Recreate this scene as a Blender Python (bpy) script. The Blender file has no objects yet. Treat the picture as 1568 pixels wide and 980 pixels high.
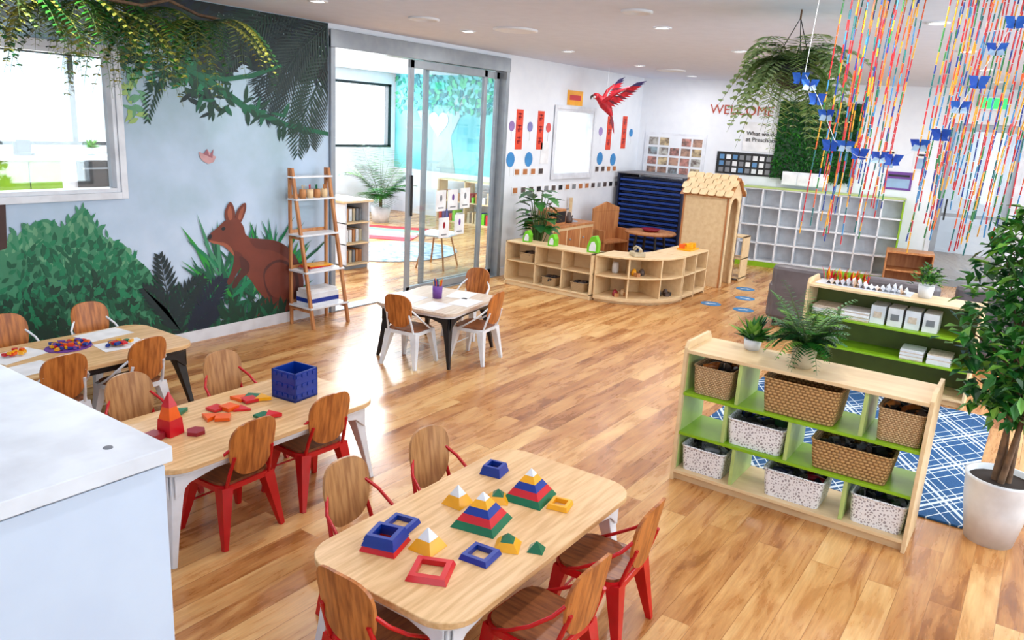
import bpy, math, random
from mathutils import Vector, Matrix
random.seed(7)
R=random.uniform
PI=math.pi
scene=bpy.context.scene

# ------------------------------------------------------------------ materials
def lin(c):
    o=[]
    for v in c[:3]:
        v=v/255.0
        o.append(v/12.92 if v<=.04045 else ((v+.055)/1.055)**2.4)
    return (o[0],o[1],o[2],1.0)
CACHE={}
def newmat(name):
    m=bpy.data.materials.new(name); m.use_nodes=True
    nt=m.node_tree; b=nt.nodes['Principled BSDF']
    return m,nt,b
def mat(name,c,rough=.5,metal=0,c2=None,scale=8,st=(1,1,1),bump=0,emit=0,spec=.5,detail=4):
    if name in CACHE: return CACHE[name]
    m,nt,b=newmat(name)
    b.inputs['Base Color'].default_value=lin(c)
    b.inputs['Roughness'].default_value=rough
    b.inputs['Metallic'].default_value=metal
    b.inputs['Specular IOR Level'].default_value=spec
    if emit:
        b.inputs['Emission Color'].default_value=lin(c); b.inputs['Emission Strength'].default_value=emit
    if c2 is None: c2=tuple(int(v*.93) for v in c)
    tc=nt.nodes.new('ShaderNodeTexCoord'); mp=nt.nodes.new('ShaderNodeMapping')
    mp.inputs['Scale'].default_value=st
    no=nt.nodes.new('ShaderNodeTexNoise'); no.inputs['Scale'].default_value=scale; no.inputs['Detail'].default_value=detail
    cr=nt.nodes.new('ShaderNodeValToRGB'); cr.color_ramp.elements[0].color=lin(c2); cr.color_ramp.elements[1].color=lin(c)
    cr.color_ramp.elements[0].position=.35; cr.color_ramp.elements[1].position=.62
    L=nt.links.new
    L(tc.outputs['Object'],mp.inputs['Vector']); L(mp.outputs['Vector'],no.inputs['Vector']); L(no.outputs['Fac'],cr.inputs['Fac']); L(cr.outputs['Color'],b.inputs['Base Color'])
    if bump:
        bp=nt.nodes.new('ShaderNodeBump'); bp.inputs['Strength'].default_value=bump; bp.inputs['Distance'].default_value=.01
        L(no.outputs['Fac'],bp.inputs['Height']); L(bp.outputs['Normal'],b.inputs['Normal'])
    CACHE[name]=m
    return m
def math_node(nt,op,a,b=None,c=None):
    n=nt.nodes.new('ShaderNodeMath'); n.operation=op
    for i,x in enumerate((a,b,c)):
        if x is None: continue
        if isinstance(x,(int,float)): n.inputs[i].default_value=x
        else: nt.links.new(x,n.inputs[i])
    return n.outputs[0]
def mixc(nt,f,a,b,mode='MIX'):
    n=nt.nodes.new('ShaderNodeMix'); n.data_type='RGBA'; n.blend_type=mode
    for s,x in ((0,f),(6,a),(7,b)):
        if isinstance(x,(int,float)): n.inputs[s].default_value=x
        elif isinstance(x,tuple): n.inputs[s].default_value=x
        else: nt.links.new(x,n.inputs[s])
    return n.outputs[2]

def floor_material():
    m,nt,b=newmat('timber_floor'); L=nt.links.new
    tc=nt.nodes.new('ShaderNodeTexCoord')
    br=nt.nodes.new('ShaderNodeTexBrick')
    br.inputs['Scale'].default_value=1; br.inputs['Brick Width'].default_value=1.4; br.inputs['Row Height'].default_value=.13
    br.inputs['Mortar Size'].default_value=.0015; br.inputs['Mortar Smooth'].default_value=.3
    br.inputs['Color1'].default_value=(0,0,0,1); br.inputs['Color2'].default_value=(1,1,1,1); br.inputs['Mortar'].default_value=(.2,.2,.2,1)
    br.offset=.37; br.offset_frequency=2
    L(tc.outputs['Object'],br.inputs['Vector'])
    sep=nt.nodes.new('ShaderNodeSeparateColor'); L(br.outputs['Color'],sep.inputs[0])
    plank=sep.outputs[0]
    mp=nt.nodes.new('ShaderNodeMapping'); mp.inputs['Scale'].default_value=(1.1,6.5,1); L(tc.outputs['Object'],mp.inputs['Vector'])
    no=nt.nodes.new('ShaderNodeTexNoise'); no.noise_dimensions='4D'; no.inputs['Scale'].default_value=1.8; no.inputs['Detail'].default_value=8; no.inputs['Roughness'].default_value=.64; no.inputs['Distortion'].default_value=.8
    L(mp.outputs['Vector'],no.inputs['Vector']); L(math_node(nt,'MULTIPLY',plank,9.0),no.inputs['W'])
    cr=nt.nodes.new('ShaderNodeValToRGB'); e=cr.color_ramp.elements
    e[0].position=.30; e[0].color=lin((140,84,42)); e[1].position=.74; e[1].color=lin((230,188,128))
    x=e.new(.43); x.color=lin((178,118,64)); x=e.new(.56); x.color=lin((206,152,94))
    f=math_node(nt,'ADD',math_node(nt,'MULTIPLY',plank,.24),math_node(nt,'MULTIPLY_ADD',no.outputs['Fac'],.86,-.03))
    L(f,cr.inputs['Fac'])
    mp2=nt.nodes.new('ShaderNodeMapping'); mp2.inputs['Scale'].default_value=(3,60,1); L(tc.outputs['Object'],mp2.inputs['Vector'])
    n2=nt.nodes.new('ShaderNodeTexNoise'); n2.inputs['Scale'].default_value=2; n2.inputs['Detail'].default_value=5; L(mp2.outputs['Vector'],n2.inputs['Vector'])
    g=math_node(nt,'MULTIPLY_ADD',n2.outputs['Fac'],.45,.74)
    gc=nt.nodes.new('ShaderNodeCombineColor')
    for i in range(3): L(g,gc.inputs[i])
    col=mixc(nt,1.0,cr.outputs['Color'],gc.outputs[0],'MULTIPLY')
    col=mixc(nt,math_node(nt,'MULTIPLY',br.outputs['Fac'],.45),col,lin((110,62,30)))
    L(col,b.inputs['Base Color'])
    L(math_node(nt,'MULTIPLY_ADD',no.outputs['Fac'],.14,.21),b.inputs['Roughness'])
    b.inputs['Specular IOR Level'].default_value=.5
    bp=nt.nodes.new('ShaderNodeBump'); bp.inputs['Strength'].default_value=.12; bp.inputs['Distance'].default_value=.002
    L(math_node(nt,'SUBTRACT',n2.outputs['Fac'],br.outputs['Fac']),bp.inputs['Height']); L(bp.outputs['Normal'],b.inputs['Normal'])
    return m
def rug_material():
    m,nt,b=newmat('rug_lattice'); L=nt.links.new
    tc=nt.nodes.new('ShaderNodeTexCoord'); s=nt.nodes.new('ShaderNodeSeparateXYZ'); L(tc.outputs['Object'],s.inputs[0])
    u=math_node(nt,'ADD',math_node(nt,'MULTIPLY',s.outputs[0],.62),s.outputs[1])
    v=math_node(nt,'SUBTRACT',math_node(nt,'MULTIPLY',s.outputs[0],.62),s.outputs[1])
    def lines(c):
        p=math_node(nt,'PINGPONG',c,.2)
        a=math_node(nt,'COMPARE',p,.006,.006)
        q=math_node(nt,'COMPARE',p,.045,.005)
        r=math_node(nt,'COMPARE',p,.12,.004)
        return math_node(nt,'MAXIMUM',math_node(nt,'MAXIMUM',a,q),r)
    f=math_node(nt,'MAXIMUM',lines(u),lines(v))
    no=nt.nodes.new('ShaderNodeTexNoise'); no.inputs['Scale'].default_value=120
    base=mixc(nt,no.outputs['Fac'],lin((14,56,102)),lin((40,96,148)))
    L(mixc(nt,f,base,lin((206,216,224))),b.inputs['Base Color']); b.inputs['Roughness'].default_value=.95
    bp=nt.nodes.new('ShaderNodeBump'); bp.inputs['Strength'].default_value=.5; bp.inputs['Distance'].default_value=.004; L(no.outputs['Fac'],bp.inputs['Height']); L(bp.outputs['Normal'],b.inputs['Normal'])
    return m
def weave_material(name,c1,c2,sc):
    m,nt,b=newmat(name); L=nt.links.new
    tc=nt.nodes.new('ShaderNodeTexCoord'); s=nt.nodes.new('ShaderNodeSeparateXYZ'); L(tc.outputs['Object'],s.inputs[0])
    h=math_node(nt,'MULTIPLY',math_node(nt,'ADD',s.outputs[0],s.outputs[1]),sc)
    z=math_node(nt,'MULTIPLY',s.outputs[2],sc*1.5)
    row=math_node(nt,'MULTIPLY',math_node(nt,'FLOOR',math_node(nt,'DIVIDE',z,PI)),PI)
    a=math_node(nt,'ABSOLUTE',math_node(nt,'SINE',math_node(nt,'ADD',h,math_node(nt,'MULTIPLY',row,.5))))
    c=math_node(nt,'ABSOLUTE',math_node(nt,'SINE',z))
    f=math_node(nt,'MULTIPLY',a,c)
    no=nt.nodes.new('ShaderNodeTexNoise'); no.inputs['Scale'].default_value=30
    f2=math_node(nt,'ADD',math_node(nt,'POWER',f,.7),math_node(nt,'MULTIPLY_ADD',no.outputs['Fac'],.7,-.32))
    L(mixc(nt,f2,lin(c1),lin(c2)),b.inputs['Base Color']); b.inputs['Roughness'].default_value=.8
    bp=nt.nodes.new('ShaderNodeBump'); bp.inputs['Strength'].default_value=.8; bp.inputs['Distance'].default_value=.006; L(f,bp.inputs['Height']); L(bp.outputs['Normal'],b.inputs['Normal'])
    return m
def lace_material():
    m,nt,b=newmat('white_lace_plastic'); L=nt.links.new
    tc=nt.nodes.new('ShaderNodeTexCoord')
    vo=nt.nodes.new('ShaderNodeTexVoronoi'); vo.feature='DISTANCE_TO_EDGE'; vo.inputs['Scale'].default_value=62; L(tc.outputs['Object'],vo.inputs['Vector'])
    f=math_node(nt,'GREATER_THAN',vo.outputs['Distance'],.2)
    L(mixc(nt,f,lin((240,240,244)),lin((158,152,158))),b.inputs['Base Color']); b.inputs['Roughness'].default_value=.4
    return m
def glass_material():
    m=bpy.data.materials.new('clear_glass'); m.use_nodes=True; nt=m.node_tree; nt.nodes.clear()
    o=nt.nodes.new('ShaderNodeOutputMaterial'); t=nt.nodes.new('ShaderNodeBsdfTransparent'); g=nt.nodes.new('ShaderNodeBsdfGlossy'); x=nt.nodes.new('ShaderNodeMixShader')
    g.inputs['Roughness'].default_value=.02; t.inputs['Color'].default_value=(.93,.97,.98,1); x.inputs[0].default_value=.09
    nt.links.new(t.outputs[0],x.inputs[1]); nt.links.new(g.outputs[0],x.inputs[2]); nt.links.new(x.outputs[0],o.inputs[0])
    return m
def mural_sky():
    m,nt,b=newmat('mural_painted_sky'); L=nt.links.new
    tc=nt.nodes.new('ShaderNodeTexCoord'); s=nt.nodes.new('ShaderNodeSeparateXYZ'); L(tc.outputs['Object'],s.inputs[0])
    no=nt.nodes.new('ShaderNodeTexNoise'); no.inputs['Scale'].default_value=1.6; no.inputs['Detail'].default_value=7; L(tc.outputs['Object'],no.inputs['Vector'])
    f=math_node(nt,'ADD',math_node(nt,'MULTIPLY',s.outputs[2],.16),no.outputs['Fac'])
    cr=nt.nodes.new('ShaderNodeValToRGB'); e=cr.color_ramp.elements
    e[0].position=.5; e[0].color=lin((204,220,242)); e[1].position=.95; e[1].color=lin((158,184,198)); x=e.new(.7); x.color=lin((182,203,226))
    L(f,cr.inputs['Fac']); L(cr.outputs['Color'],b.inputs['Base Color']); b.inputs['Roughness'].default_value=.6
    return m

M_floor=floor_material(); M_rug=rug_material(); M_glass=glass_material(); M_msky=mural_sky(); M_lace=lace_material()
M_wick=weave_material('wicker_tan',(134,98,60),(222,188,142),190)
M_sea=weave_material('seagrass',(112,76,40),(212,168,110),125)
M_wall=mat('wall_paint_white',(230,234,241),.7,c2=(226,230,238))
M_ceil=mat('ceiling_paint',(214,221,238),.8,c2=(210,217,234))
M_white=mat('white_laminate',(206,220,240),.35,c2=(202,216,237))
M_trim=mat('trim_white',(228,232,240),.4)
M_wmet=mat('white_metal',(232,235,241),.3,spec=.5)
M_red=mat('red_metal',(198,18,26),.25,c2=(184,14,20))
M_blk=mat('black_metal',(20,20,24),.35)
M_alu=mat('aluminium',(152,160,168),.35,.3,c2=(142,150,160))
M_birch=mat('birch_ply',(234,206,162),.45,c2=(224,192,146),scale=2,st=(2,9,9))
M_top=mat('table_oak',(228,188,138),.33,c2=(204,160,108),scale=2.2,st=(2,24,24),detail=6)
M_top4=mat('table_pale',(222,206,190),.35,c2=(202,182,162),scale=2.2,st=(2,24,24),detail=6)
M_chw=mat('chair_wood',(198,120,56),.33,c2=(146,78,32),scale=2.5,st=(22,3,3),detail=6)
M_chw2=mat('chair_wood_pale',(192,140,88),.38,c2=(154,102,58),scale=2.5,st=(22,3,3),detail=6)
M_seat=mat('chair_seat_wood',(156,94,54),.3,c2=(112,62,38),scale=2.5,st=(22,3,3),detail=6)
M_lad=mat('ladder_wood',(196,136,84),.5,c2=(168,104,60),scale=3,st=(8,8,1))
M_green=mat('lime_laminate',(138,184,28),.4,c2=(128,174,22))
M_green2=mat('pale_lime_laminate',(184,206,124),.4)
M_olive=mat('olive_panel',(92,108,46),.5)
M_tred=mat('toy_red',(208,24,36),.3); M_tblue=mat('toy_blue',(10,52,150),.3); M_tyel=mat('toy_yellow',(248,174,14),.3)
M_tgrn=mat('toy_green',(10,108,72),.3); M_twht=mat('toy_white',(232,236,242),.3); M_tor=mat('toy_orange',(240,96,16),.3)
M_dkred=mat('toy_maroon',(150,20,40),.3); M_pur=mat('toy_purple',(112,64,154),.4); M_lime=mat('toy_lime',(112,202,34),.4)
M_paper=mat('paper',(236,237,240),.8); M_dark=mat('dark_plastic',(28,30,34),.5); M_dkbl=mat('navy',(16,26,60),.5)
M_bed=mat('bed_blue',(18,64,152),.5); M_brown=mat('brown_vinyl',(92,78,74),.45,c2=(76,64,62)); M_sofa=mat('taupe_vinyl',(104,97,102),.4,c2=(90,84,88)); M_grey=mat('grey_felt',(130,132,138),.9)
M_lf1=mat('leaf_green',(54,130,40),.45,c2=(30,92,28),scale=6); M_lf2=mat('leaf_dark',(28,88,38),.4,c2=(16,60,24),scale=6)
M_lf3=mat('leaf_light',(120,174,64),.5,c2=(82,138,44),scale=6); M_lf4=mat('leaf_olive',(152,176,104),.6,c2=(108,140,70),scale=6)
M_lf5=mat('leaf_yellow_olive',(164,164,66),.6,c2=(106,116,42),scale=6); M_lf6=mat('leaf_sage',(172,194,142),.6,c2=(128,160,100),scale=6)
M_bark=mat('bark',(122,90,64),.8,c2=(86,62,44),scale=20); M_soil=mat('soil',(50,36,28),.9)
M_pot=mat('white_ceramic',(228,230,235),.3); M_conc=mat('pot_stone',(202,186,156),.8,bump=.3)
M_stem=mat('stem_green',(84,110,50),.6)

# ------------------------------------------------------------------ mesh builder
class MB:
    def __init__(s): s.v=[];s.f=[];s.m=[];s.sm=[];s.mats=[]
    def mi(s,m):
        if m not in s.mats: s.mats.append(m)
        return s.mats.index(m)
    def add(s,vs,fs,m,smooth=False,M=None):
        o=len(s.v)
        for p in vs:
            p=Vector(p)
            if M is not None: p=M@p
            s.v.append(p)
        i=s.mi(m)
        for f in fs:
            s.f.append([o+k for k in f]); s.m.append(i); s.sm.append(smooth)
    def box(s,c,sz,m,M=None,rz=0):
        x,y,z=sz[0]/2,sz[1]/2,sz[2]/2
        vs=[Vector((a*x,b*y,d*z)) for d in(-1,1) for b in(-1,1) for a in(-1,1)]
        if rz:
            r=Matrix.Rotation(rz,3,'Z'); vs=[r@p for p in vs]
        c=Vector(c); vs=[p+c for p in vs]
        s.add(vs,[(0,2,3,1),(4,5,7,6),(0,1,5,4),(2,6,7,3),(1,3,7,5),(0,4,6,2)],m,False,M)
    def bx(s,x0,x1,y0,y1,z0,z1,m,M=None):
        s.box(((x0+x1)/2,(y0+y1)/2,(z0+z1)/2),(abs(x1-x0),abs(y1-y0),abs(z1-z0)),m,M)
    def tube(s,pts,r,m,n=8,smooth=True,M=None,ph=0,cap=True):
        pts=[Vector(p) for p in pts]; k=len(pts)
        if isinstance(r,(int,float)): r=[r]*k
        vs=[];nrm=None
        for i in range(k):
            t=(pts[min(i+1,k-1)]-pts[max(i-1,0)])
            if t.length<1e-9: t=Vector((0,0,1))
            t.normalize()
            if nrm is None:
                ref=Vector((1,0,0)) if abs(t.z)>.8 else Vector((0,0,1))
                nrm=ref
            nrm=(nrm-t*nrm.dot(t)).normalized(); b=t.cross(nrm)
            for j in range(n):
                a=ph+2*PI*j/n
                vs.append(pts[i]+(nrm*math.cos(a)+b*math.sin(a))*r[i])
        fs=[]
        for i in range(k-1):
            for j in range(n):
                j2=(j+1)%n; fs.append((i*n+j,i*n+j2,(i+1)*n+j2,(i+1)*n+j))
        s.add(vs,fs,m,smooth,M)
        if cap:
            s.add(vs[:n],[tuple(range(n-1,-1,-1))],m,False,M); s.add(vs[-n:],[tuple(range(n))],m,False,M)
    def prism(s,poly,z0,z1,m,M=None):
        n=len(poly)
        vs=[(p[0],p[1],z0) for p in poly]+[(p[0],p[1],z1) for p in poly]
        fs=[tuple(range(n-1,-1,-1)),tuple(range(n,2*n))]+[(i,(i+1)%n,n+(i+1)%n,n+i) for i in range(n)]
        s.add(vs,fs,m,False,M)
    def lathe(s,prof,m,n=24,c=(0,0,0),M=None,smooth=True):
        vs=[];k=len(prof)
        for r,z in prof:
            for j in range(n):
                a=2*PI*j/n; vs.append((c[0]+r*math.cos(a),c[1]+r*math.sin(a),c[2]+z))
        fs=[]
        for i in range(k-1):
            for j in range(n):
                j2=(j+1)%n; fs.append((i*n+j,i*n+j2,(i+1)*n+j2,(i+1)*n+j))
        s.add(vs,fs,m,smooth,M)
    def ell(s,c,r,m,n=10,M=None):
        k=n//2+1
        prof=[(max(1e-4,math.sin(PI*i/(k-1))),-math.cos(PI*i/(k-1))) for i in range(k)]
        T=Matrix.Translation(Vector(c))@Matrix.Diagonal((r[0],r[1],r[2],1))
        if M is not None: T=M@T
        s.lathe(prof,m,n,M=T)
    def leaf(s,p,d,l,w,m,up=None,fold=.25):
        p=Vector(p); d=Vector(d).normalized()
        if up is None: up=Vector((0,0,1))
        side=d.cross(up)
        if side.length<1e-3: side=Vector((1,0,0))
        side.normalize(); u=side.cross(d)
        a=p+d*l*.45+side*w*.5+u*w*fold; b=p+d*l*.45-side*w*.5+u*w*fold
        s.add([p,a,p+d*l,b],[(0,1,2),(0,2,3)],m,False)
    def obj(s,name,loc=(0,0,0),rz=0,bevel=0,col=None):
        me=bpy.data.meshes.new(name); me.from_pydata([tuple(p) for p in s.v],[],s.f)
        for m in s.mats: me.materials.append(m)
        me.polygons.foreach_set('material_index',s.m); me.polygons.foreach_set('use_smooth',s.sm); me.update()
        return place(me,name,loc,rz,bevel)
def place(me,name,loc,rz=0,bevel=0):
    o=bpy.data.objects.new(name,me); scene.collection.objects.link(o)
    o.location=loc; o.rotation_euler=(0,0,rz)
    if bevel:
        b=o.modifiers.new('bevel','BEVEL'); b.width=bevel; b.segments=2; b.limit_method='ANGLE'; b.angle_limit=.8
    return o
def rrect(w,d,r,n=6,cx=0,cy=0):
    o=[]
    for (sx,sy,a0) in ((1,1,0),(-1,1,PI/2),(-1,-1,PI),(1,-1,1.5*PI)):
        for i in range(n+1):
            a=a0+PI/2*i/n; o.append((cx+sx*(w/2-r)+r*math.cos(a),cy+sy*(d/2-r)+r*math.sin(a)))
    return o
def holed_wall(mb,x0,x1,y0,y1,z0,z1,holes,m):
    xs=x0
    for (xa,xb,za,zb) in sorted(holes):
        if xa>xs: mb.bx(xs,xa,y0,y1,z0,z1,m)
        if za>z0: mb.bx(xa,xb,y0,y1,z0,za,m)
        if zb<z1: mb.bx(xa,xb,y0,y1,zb,z1,m)
        xs=xb
    if xs<x1: mb.bx(xs,x1,y0,y1,z0,z1,m)

# ------------------------------------------------------------------ room shell
H=2.77; WY=5.83
TH=math.radians(9.6)
def bw(s,d=0): return (12+s*math.sin(TH)-d*math.cos(TH), 5.83-s*math.cos(TH)-d*math.sin(TH))
BRZ=PI/2+TH
mb=MB(); mb.bx(-1.7,17.2,-2.2,11.8,-.1,0,M_floor); mb.obj('floor')
mb=MB(); mb.bx(-1.7,17.2,-2.2,11.8,H,H+.1,M_ceil); mb.obj('ceiling')
mb=MB()
holed_wall(mb,-1.6,5.28,WY,WY+.12,0,H,[(1.75,3.2,1.3,2.3)],M_msky)
mb.bx(5.28,8.2,WY,WY+.12,2.66,H,M_wall)
holed_wall(mb,8.2,12.3,WY,WY+.12,0,H,[(9.37,10.42,1.27,2.18)],M_wall)
mb.obj('wall_left')
mb=MB(); holed_wall(mb,-8.3,0,-.12,0,0,H,[(-5.4,-4.5,0,2.3)],M_wall); mb.obj('wall_back',(12,5.83,0),BRZ)
mb=MB(); holed_wall(mb,-1.7,13.4,-2.15,-2.0,0,H,[(0.2,3.4,.5,2.45),(3.9,7.1,.5,2.45),(7.6,10.8,.5,2.45)],M_wall); mb.obj('wall_right')
mb=MB(); mb.bx(-1.7,-1.55,-2.0,0,0,H,M_wall); mb.bx(-1.7,-1.55,0,4,0,.8,M_wall); mb.bx(-1.7,-1.55,0,4,2.4,H,M_wall); mb.bx(-1.7,-1.55,4,11.6,0,H,M_wall); mb.obj('wall_near')
for i,(a,b) in enumerate(((0.2,3.4),(3.9,7.1),(7.6,10.8))):  # unseen right-wall windows, added so fill light can enter the room
    mb=MB()
    for x in (a+.03,(a+b)/2,b-.03): mb.bx(x-.03,x+.03,-2.12,-2.02,.5,2.45,M_alu)
    for z in (.5,2.40): mb.bx(a,b,-2.12,-2.02,z,z+.05,M_alu)
    mb.bx(a,b,-2.08,-2.07,.5,2.45,M_glass); mb.obj('window_%d'%(i+4))
mb=MB()  # unseen window behind the camera, added as an opening for fill light
for y in (.03,2,3.97): mb.bx(-1.66,-1.58,y-.03,y+.03,.8,2.4,M_alu)
for z in (.8,2.36): mb.bx(-1.66,-1.58,0,4,z,z+.04,M_alu)
mb.bx(-1.63,-1.62,0,4,.8,2.4,M_glass); mb.obj('window_7')
M_teal=mat('mural_teal',(126,204,204),.7,c2=(78,170,176),scale=1.2)
mb=MB(); holed_wall(mb,-1.6,12.4,11.5,11.62,0,H,[(2.5,12.1,1.3,2.55)],M_wall); mb.obj('wall_far_room')
mb=MB(); mb.bx(12.2,12.32,5.95,11.5,0,H,M_wall)
mb.obj('wall_far_room_end')
mb=MB()
for x in (2.54,4.3,5.72,7.3,8.9,10.5,12.05): mb.bx(x-.04,x+.04,11.5,11.6,1.3,2.55,M_dark)
for z in (1.3,2.5): mb.bx(2.5,12.1,11.5,11.6,z,z+.05,M_dark)
mb.bx(2.5,12.1,11.57,11.575,1.3,2.55,M_glass); mb.obj('window_3')
M_carp=mat('grey_carpet',(150,146,144),.95,c2=(132,128,128),scale=60)
mb=MB(); mb.bx(13.45,16.9,-1.5,3.2,0.002,.01,M_carp); mb.obj('corridor_carpet')
mb=MB(); mb.bx(16.9,17,-2.1,5.8,0,H,M_wall); mb.obj('wall_corridor')
mb=MB(); mb.bx(-1.55,5.26,WY-.018,WY,0,.1,M_trim); mb.obj('baseboard_left')
mb=MB(); mb.bx(8.22,11.95,WY-.018,WY,0,.1,M_trim); mb.obj('baseboard_left_far')
mb=MB(); mb.bx(-4.4,-.1,0,.018,0,.1,M_trim); mb.bx(-7.7,-5.5,0,.018,0,.1,M_trim); mb.obj('baseboard_back',(12,5.83,0),BRZ)
def window(name,xa,xb,za,zb,mull=()):
    mb=MB(); w=.05
    for a,b,c,d in ((xa-w,xa,za-w,zb+w),(xb,xb+w,za-w,zb+w),(xa,xb,za-w,za),(xa,xb,zb,zb+w)):
        mb.bx(a,b,WY-.025,WY-.0145,c,d,M_trim)
    for a,b,c,d in ((xa,xa+.03,za,zb),(xb-.03,xb,za,zb),(xa+.03,xb-.03,za,za+.03),(xa+.03,xb-.03,zb-.03,zb)):
        mb.bx(a,b,WY-.0145,WY+.1,c,d,M_trim)
    for x in mull: mb.bx(x-.02,x+.02,WY+.03,WY+.08,za,zb,M_alu)
    mb.bx(xa+.03,xb-.03,WY+.05,WY+.056,za+.03,zb-.03,M_glass); mb.obj(name,bevel=.002)
window('window_1',1.75,3.2,1.3,2.3); window('window_2',9.37,10.42,1.27,2.18)
mb=MB()
mb.bx(5.28,8.2,WY-.03,WY+.15,2.56,2.66,M_alu); mb.bx(5.28,8.2,WY-.035,WY-.005,2.56,2.72,M_alu); mb.bx(5.285,5.34,WY-.03,WY+.15,0,2.56,M_alu); mb.bx(8.13,8.195,WY-.03,WY+.15,0,2.56,M_alu)
mb.bx(5.34,8.13,WY-.03,WY+.15,0,.012,M_alu)
for (a,b,y) in ((6.42,7.78,WY+.02),(6.74,8.12,WY+.09)):
    for x in (a,b-.06): mb.bx(x,x+.06,y-.02,y+.02,.015,2.55,M_alu)
    for z in (.015,2.47): mb.bx(a,b,y-.02,y+.02,z,z+.08,M_alu)
    mb.bx(a,b,y-.003,y+.003,.05,2.5,M_glass)
mb.bx(6.45,6.47,WY-.03,WY-.01,.9,1.35,M_dark)
mb.obj('door_1',bevel=.003)
mb=MB()
for x,z in ((7.0,1.04),(7.22,1.04),(7.45,1.05),(7.07,.72),(7.36,.74)):
    mb.bx(x-.09,x+.09,WY+.010,WY+.016,z-.12,z+.12,M_paper); mb.ell((x,WY+.009,z+.03),(.022,.003,.04),random.choice([M_pur,M_grey,M_dkred])); mb.bx(x-.05,x+.05,WY+.008,WY+.010,z-.09,z-.075,M_grey)
mb.obj('glass_poster_group')
mb=MB()
for a,b,c,d in ((-5.46,-5.4,0,2.36),(-4.5,-4.44,0,2.36),(-5.4,-4.5,2.3,2.36)): mb.bx(a,b,.001,.02,c,d,M_trim)
for a,b,c,d in ((-5.4,-5.32,0,2.3),(-4.58,-4.5,0,2.3),(-5.32,-4.58,0,.1),(-5.32,-4.58,2.2,2.3),(-5.32,-4.58,1.0,1.05)): mb.bx(a,b,-.08,-.04,c,d,M_alu)
mb.bx(-5.35,-4.55,-.065,-.06,.05,2.25,M_glass); mb.tube([(-4.62,0,.95),(-4.62,0,1.25)],.012,M_dark)
mb.obj('door_2',(12,5.83,0),BRZ)
mb=MB(); mb.bx(-.18,.18,0,.06,-.09,.09,M_trim); mb.bx(-.16,.16,.06,.065,-.07,.07,mat('exit_green',(40,200,90),.4,emit=1.5)); mb.obj('exit_sign',(*bw(4.95,.001),2.58),BRZ)

# ------------------------------------------------------------------ mural (flat painting, drawn in sketch units rectified to the wall plane)
def WM(u,v):
    a=u-784;b=490-v
    X=.572*a+.1667*b+955.6; Y=-.818*a+.188*b+646.9; Z=.0564*a+.9667*b-296.9
    return (min(5.27,max(.8,WY*X/Y)), max(.1,min(2.765,2+WY*Z/Y)))
mur=MB(); cnt=[0]
def P(pts,m):
    q=[WM(*p) for p in pts]
    cx=sum(p[0] for p in q)/len(q); cz=sum(p[1] for p in q)/len(q)
    if cx<3.26 and 1.22<cz<2.38: return
    cnt[0]+=1; y=WY-.0012-cnt[0]*4e-6
    mur.add([(x,y,z) for x,z in q],[tuple(range(len(q)))],m)
def spl(pts,n=4):
    o=[];k=len(pts)
    for i in range(k):
        p0,p1,p2,p3=pts[i-1],pts[i],pts[(i+1)%k],pts[(i+2)%k]
        for j in range(n):
            t=j/n; t2=t*t;t3=t2*t
            o.append(tuple(.5*((2*p1[c])+(-p0[c]+p2[c])*t+(2*p0[c]-5*p1[c]+4*p2[c]-p3[c])*t2+(-p0[c]+3*p1[c]-3*p2[c]+p3[c])*t3) for c in (0,1)))
    return o
def mm(n,c): return mat('paint_'+n,c,.6)
G1=mm('g1',(14,124,82));G2=mm('g2',(8,92,62));G3=mm('g3',(6,60,42));G4=mm('g4',(104,164,124));G5=mm('g5',(12,38,42));G6=mm('g6',(16,54,42));G7=mm('g7',(34,148,52));GB=mm('gb',(12,22,26));GN=mm('gn',(12,30,52)); G8=mm('g8',(62,138,100)); GG=mm('gg',(40,60,58))
KB=mm('k1',(116,52,36));KD=mm('k2',(78,34,28));KL=mm('k3',(160,88,62));KM=mm('k4',(98,42,32))
def inpoly(x,y,poly):
    c=False;j=len(poly)-1
    for i in range(len(poly)):
        xi,yi=poly[i];xj,yj=poly[j]
        if (yi>y)!=(yj>y) and x<(xj-xi)*(y-yi)/(yj-yi)+xi: c=not c
        j=i
    return c
def lf(u,v,ang,l,w,m):
    c,s=math.cos(ang),math.sin(ang)
    P([(u+c*t*l-s*k*w,v+s*t*l+c*k*w) for t,k in ((0,0),(.3,.45),(.65,.4),(1,0),(.65,-.4),(.3,-.45))],m)
def cluster(poly,n,cols,l,w,up=False):
    xs=[p[0] for p in poly];ys=[p[1] for p in poly]; k=0
    while k<n:
        x=R(min(xs),max(xs));y=R(min(ys),max(ys))
        if inpoly(x,y,poly):
            a=R(-PI*.85,-PI*.15) if up else R(0,2*PI)
            lf(x,y,a,l*R(.7,1.3),w*R(.7,1.3),random.choice(cols)); k+=1
def frond(b,t,bend,n,ll,m,w=3,tip=.25):
    bx,by=b;tx,ty=t; dx,dy=tx-bx,ty-by; L=math.hypot(dx,dy); px,py=-dy/L,dx/L
    pts=[]
    for i in range(n+1):
        q=i/n; o=bend*4*q*(1-q)*L*.25; pts.append((bx+dx*q+px*o,by+dy*q+py*o))
    for i in range(n):
        x,y=pts[i]; a=math.atan2(pts[i+1][1]-y,pts[i+1][0]-x); q=i/n
        l=ll*(.35+math.sin(PI*min(1,q*.9+.12))*.75)
        for sg in (1,-1): lf(x,y,a+sg*(.95-.45*q),l,w,m)
    P([(pts[0][0]-1,pts[0][1]),(pts[n//2][0]-1,pts[n//2][1]-1),pts[-1],(pts[n//2][0]+1,pts[n//2][1]+1),(pts[0][0]+1,pts[0][1])],m)
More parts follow.
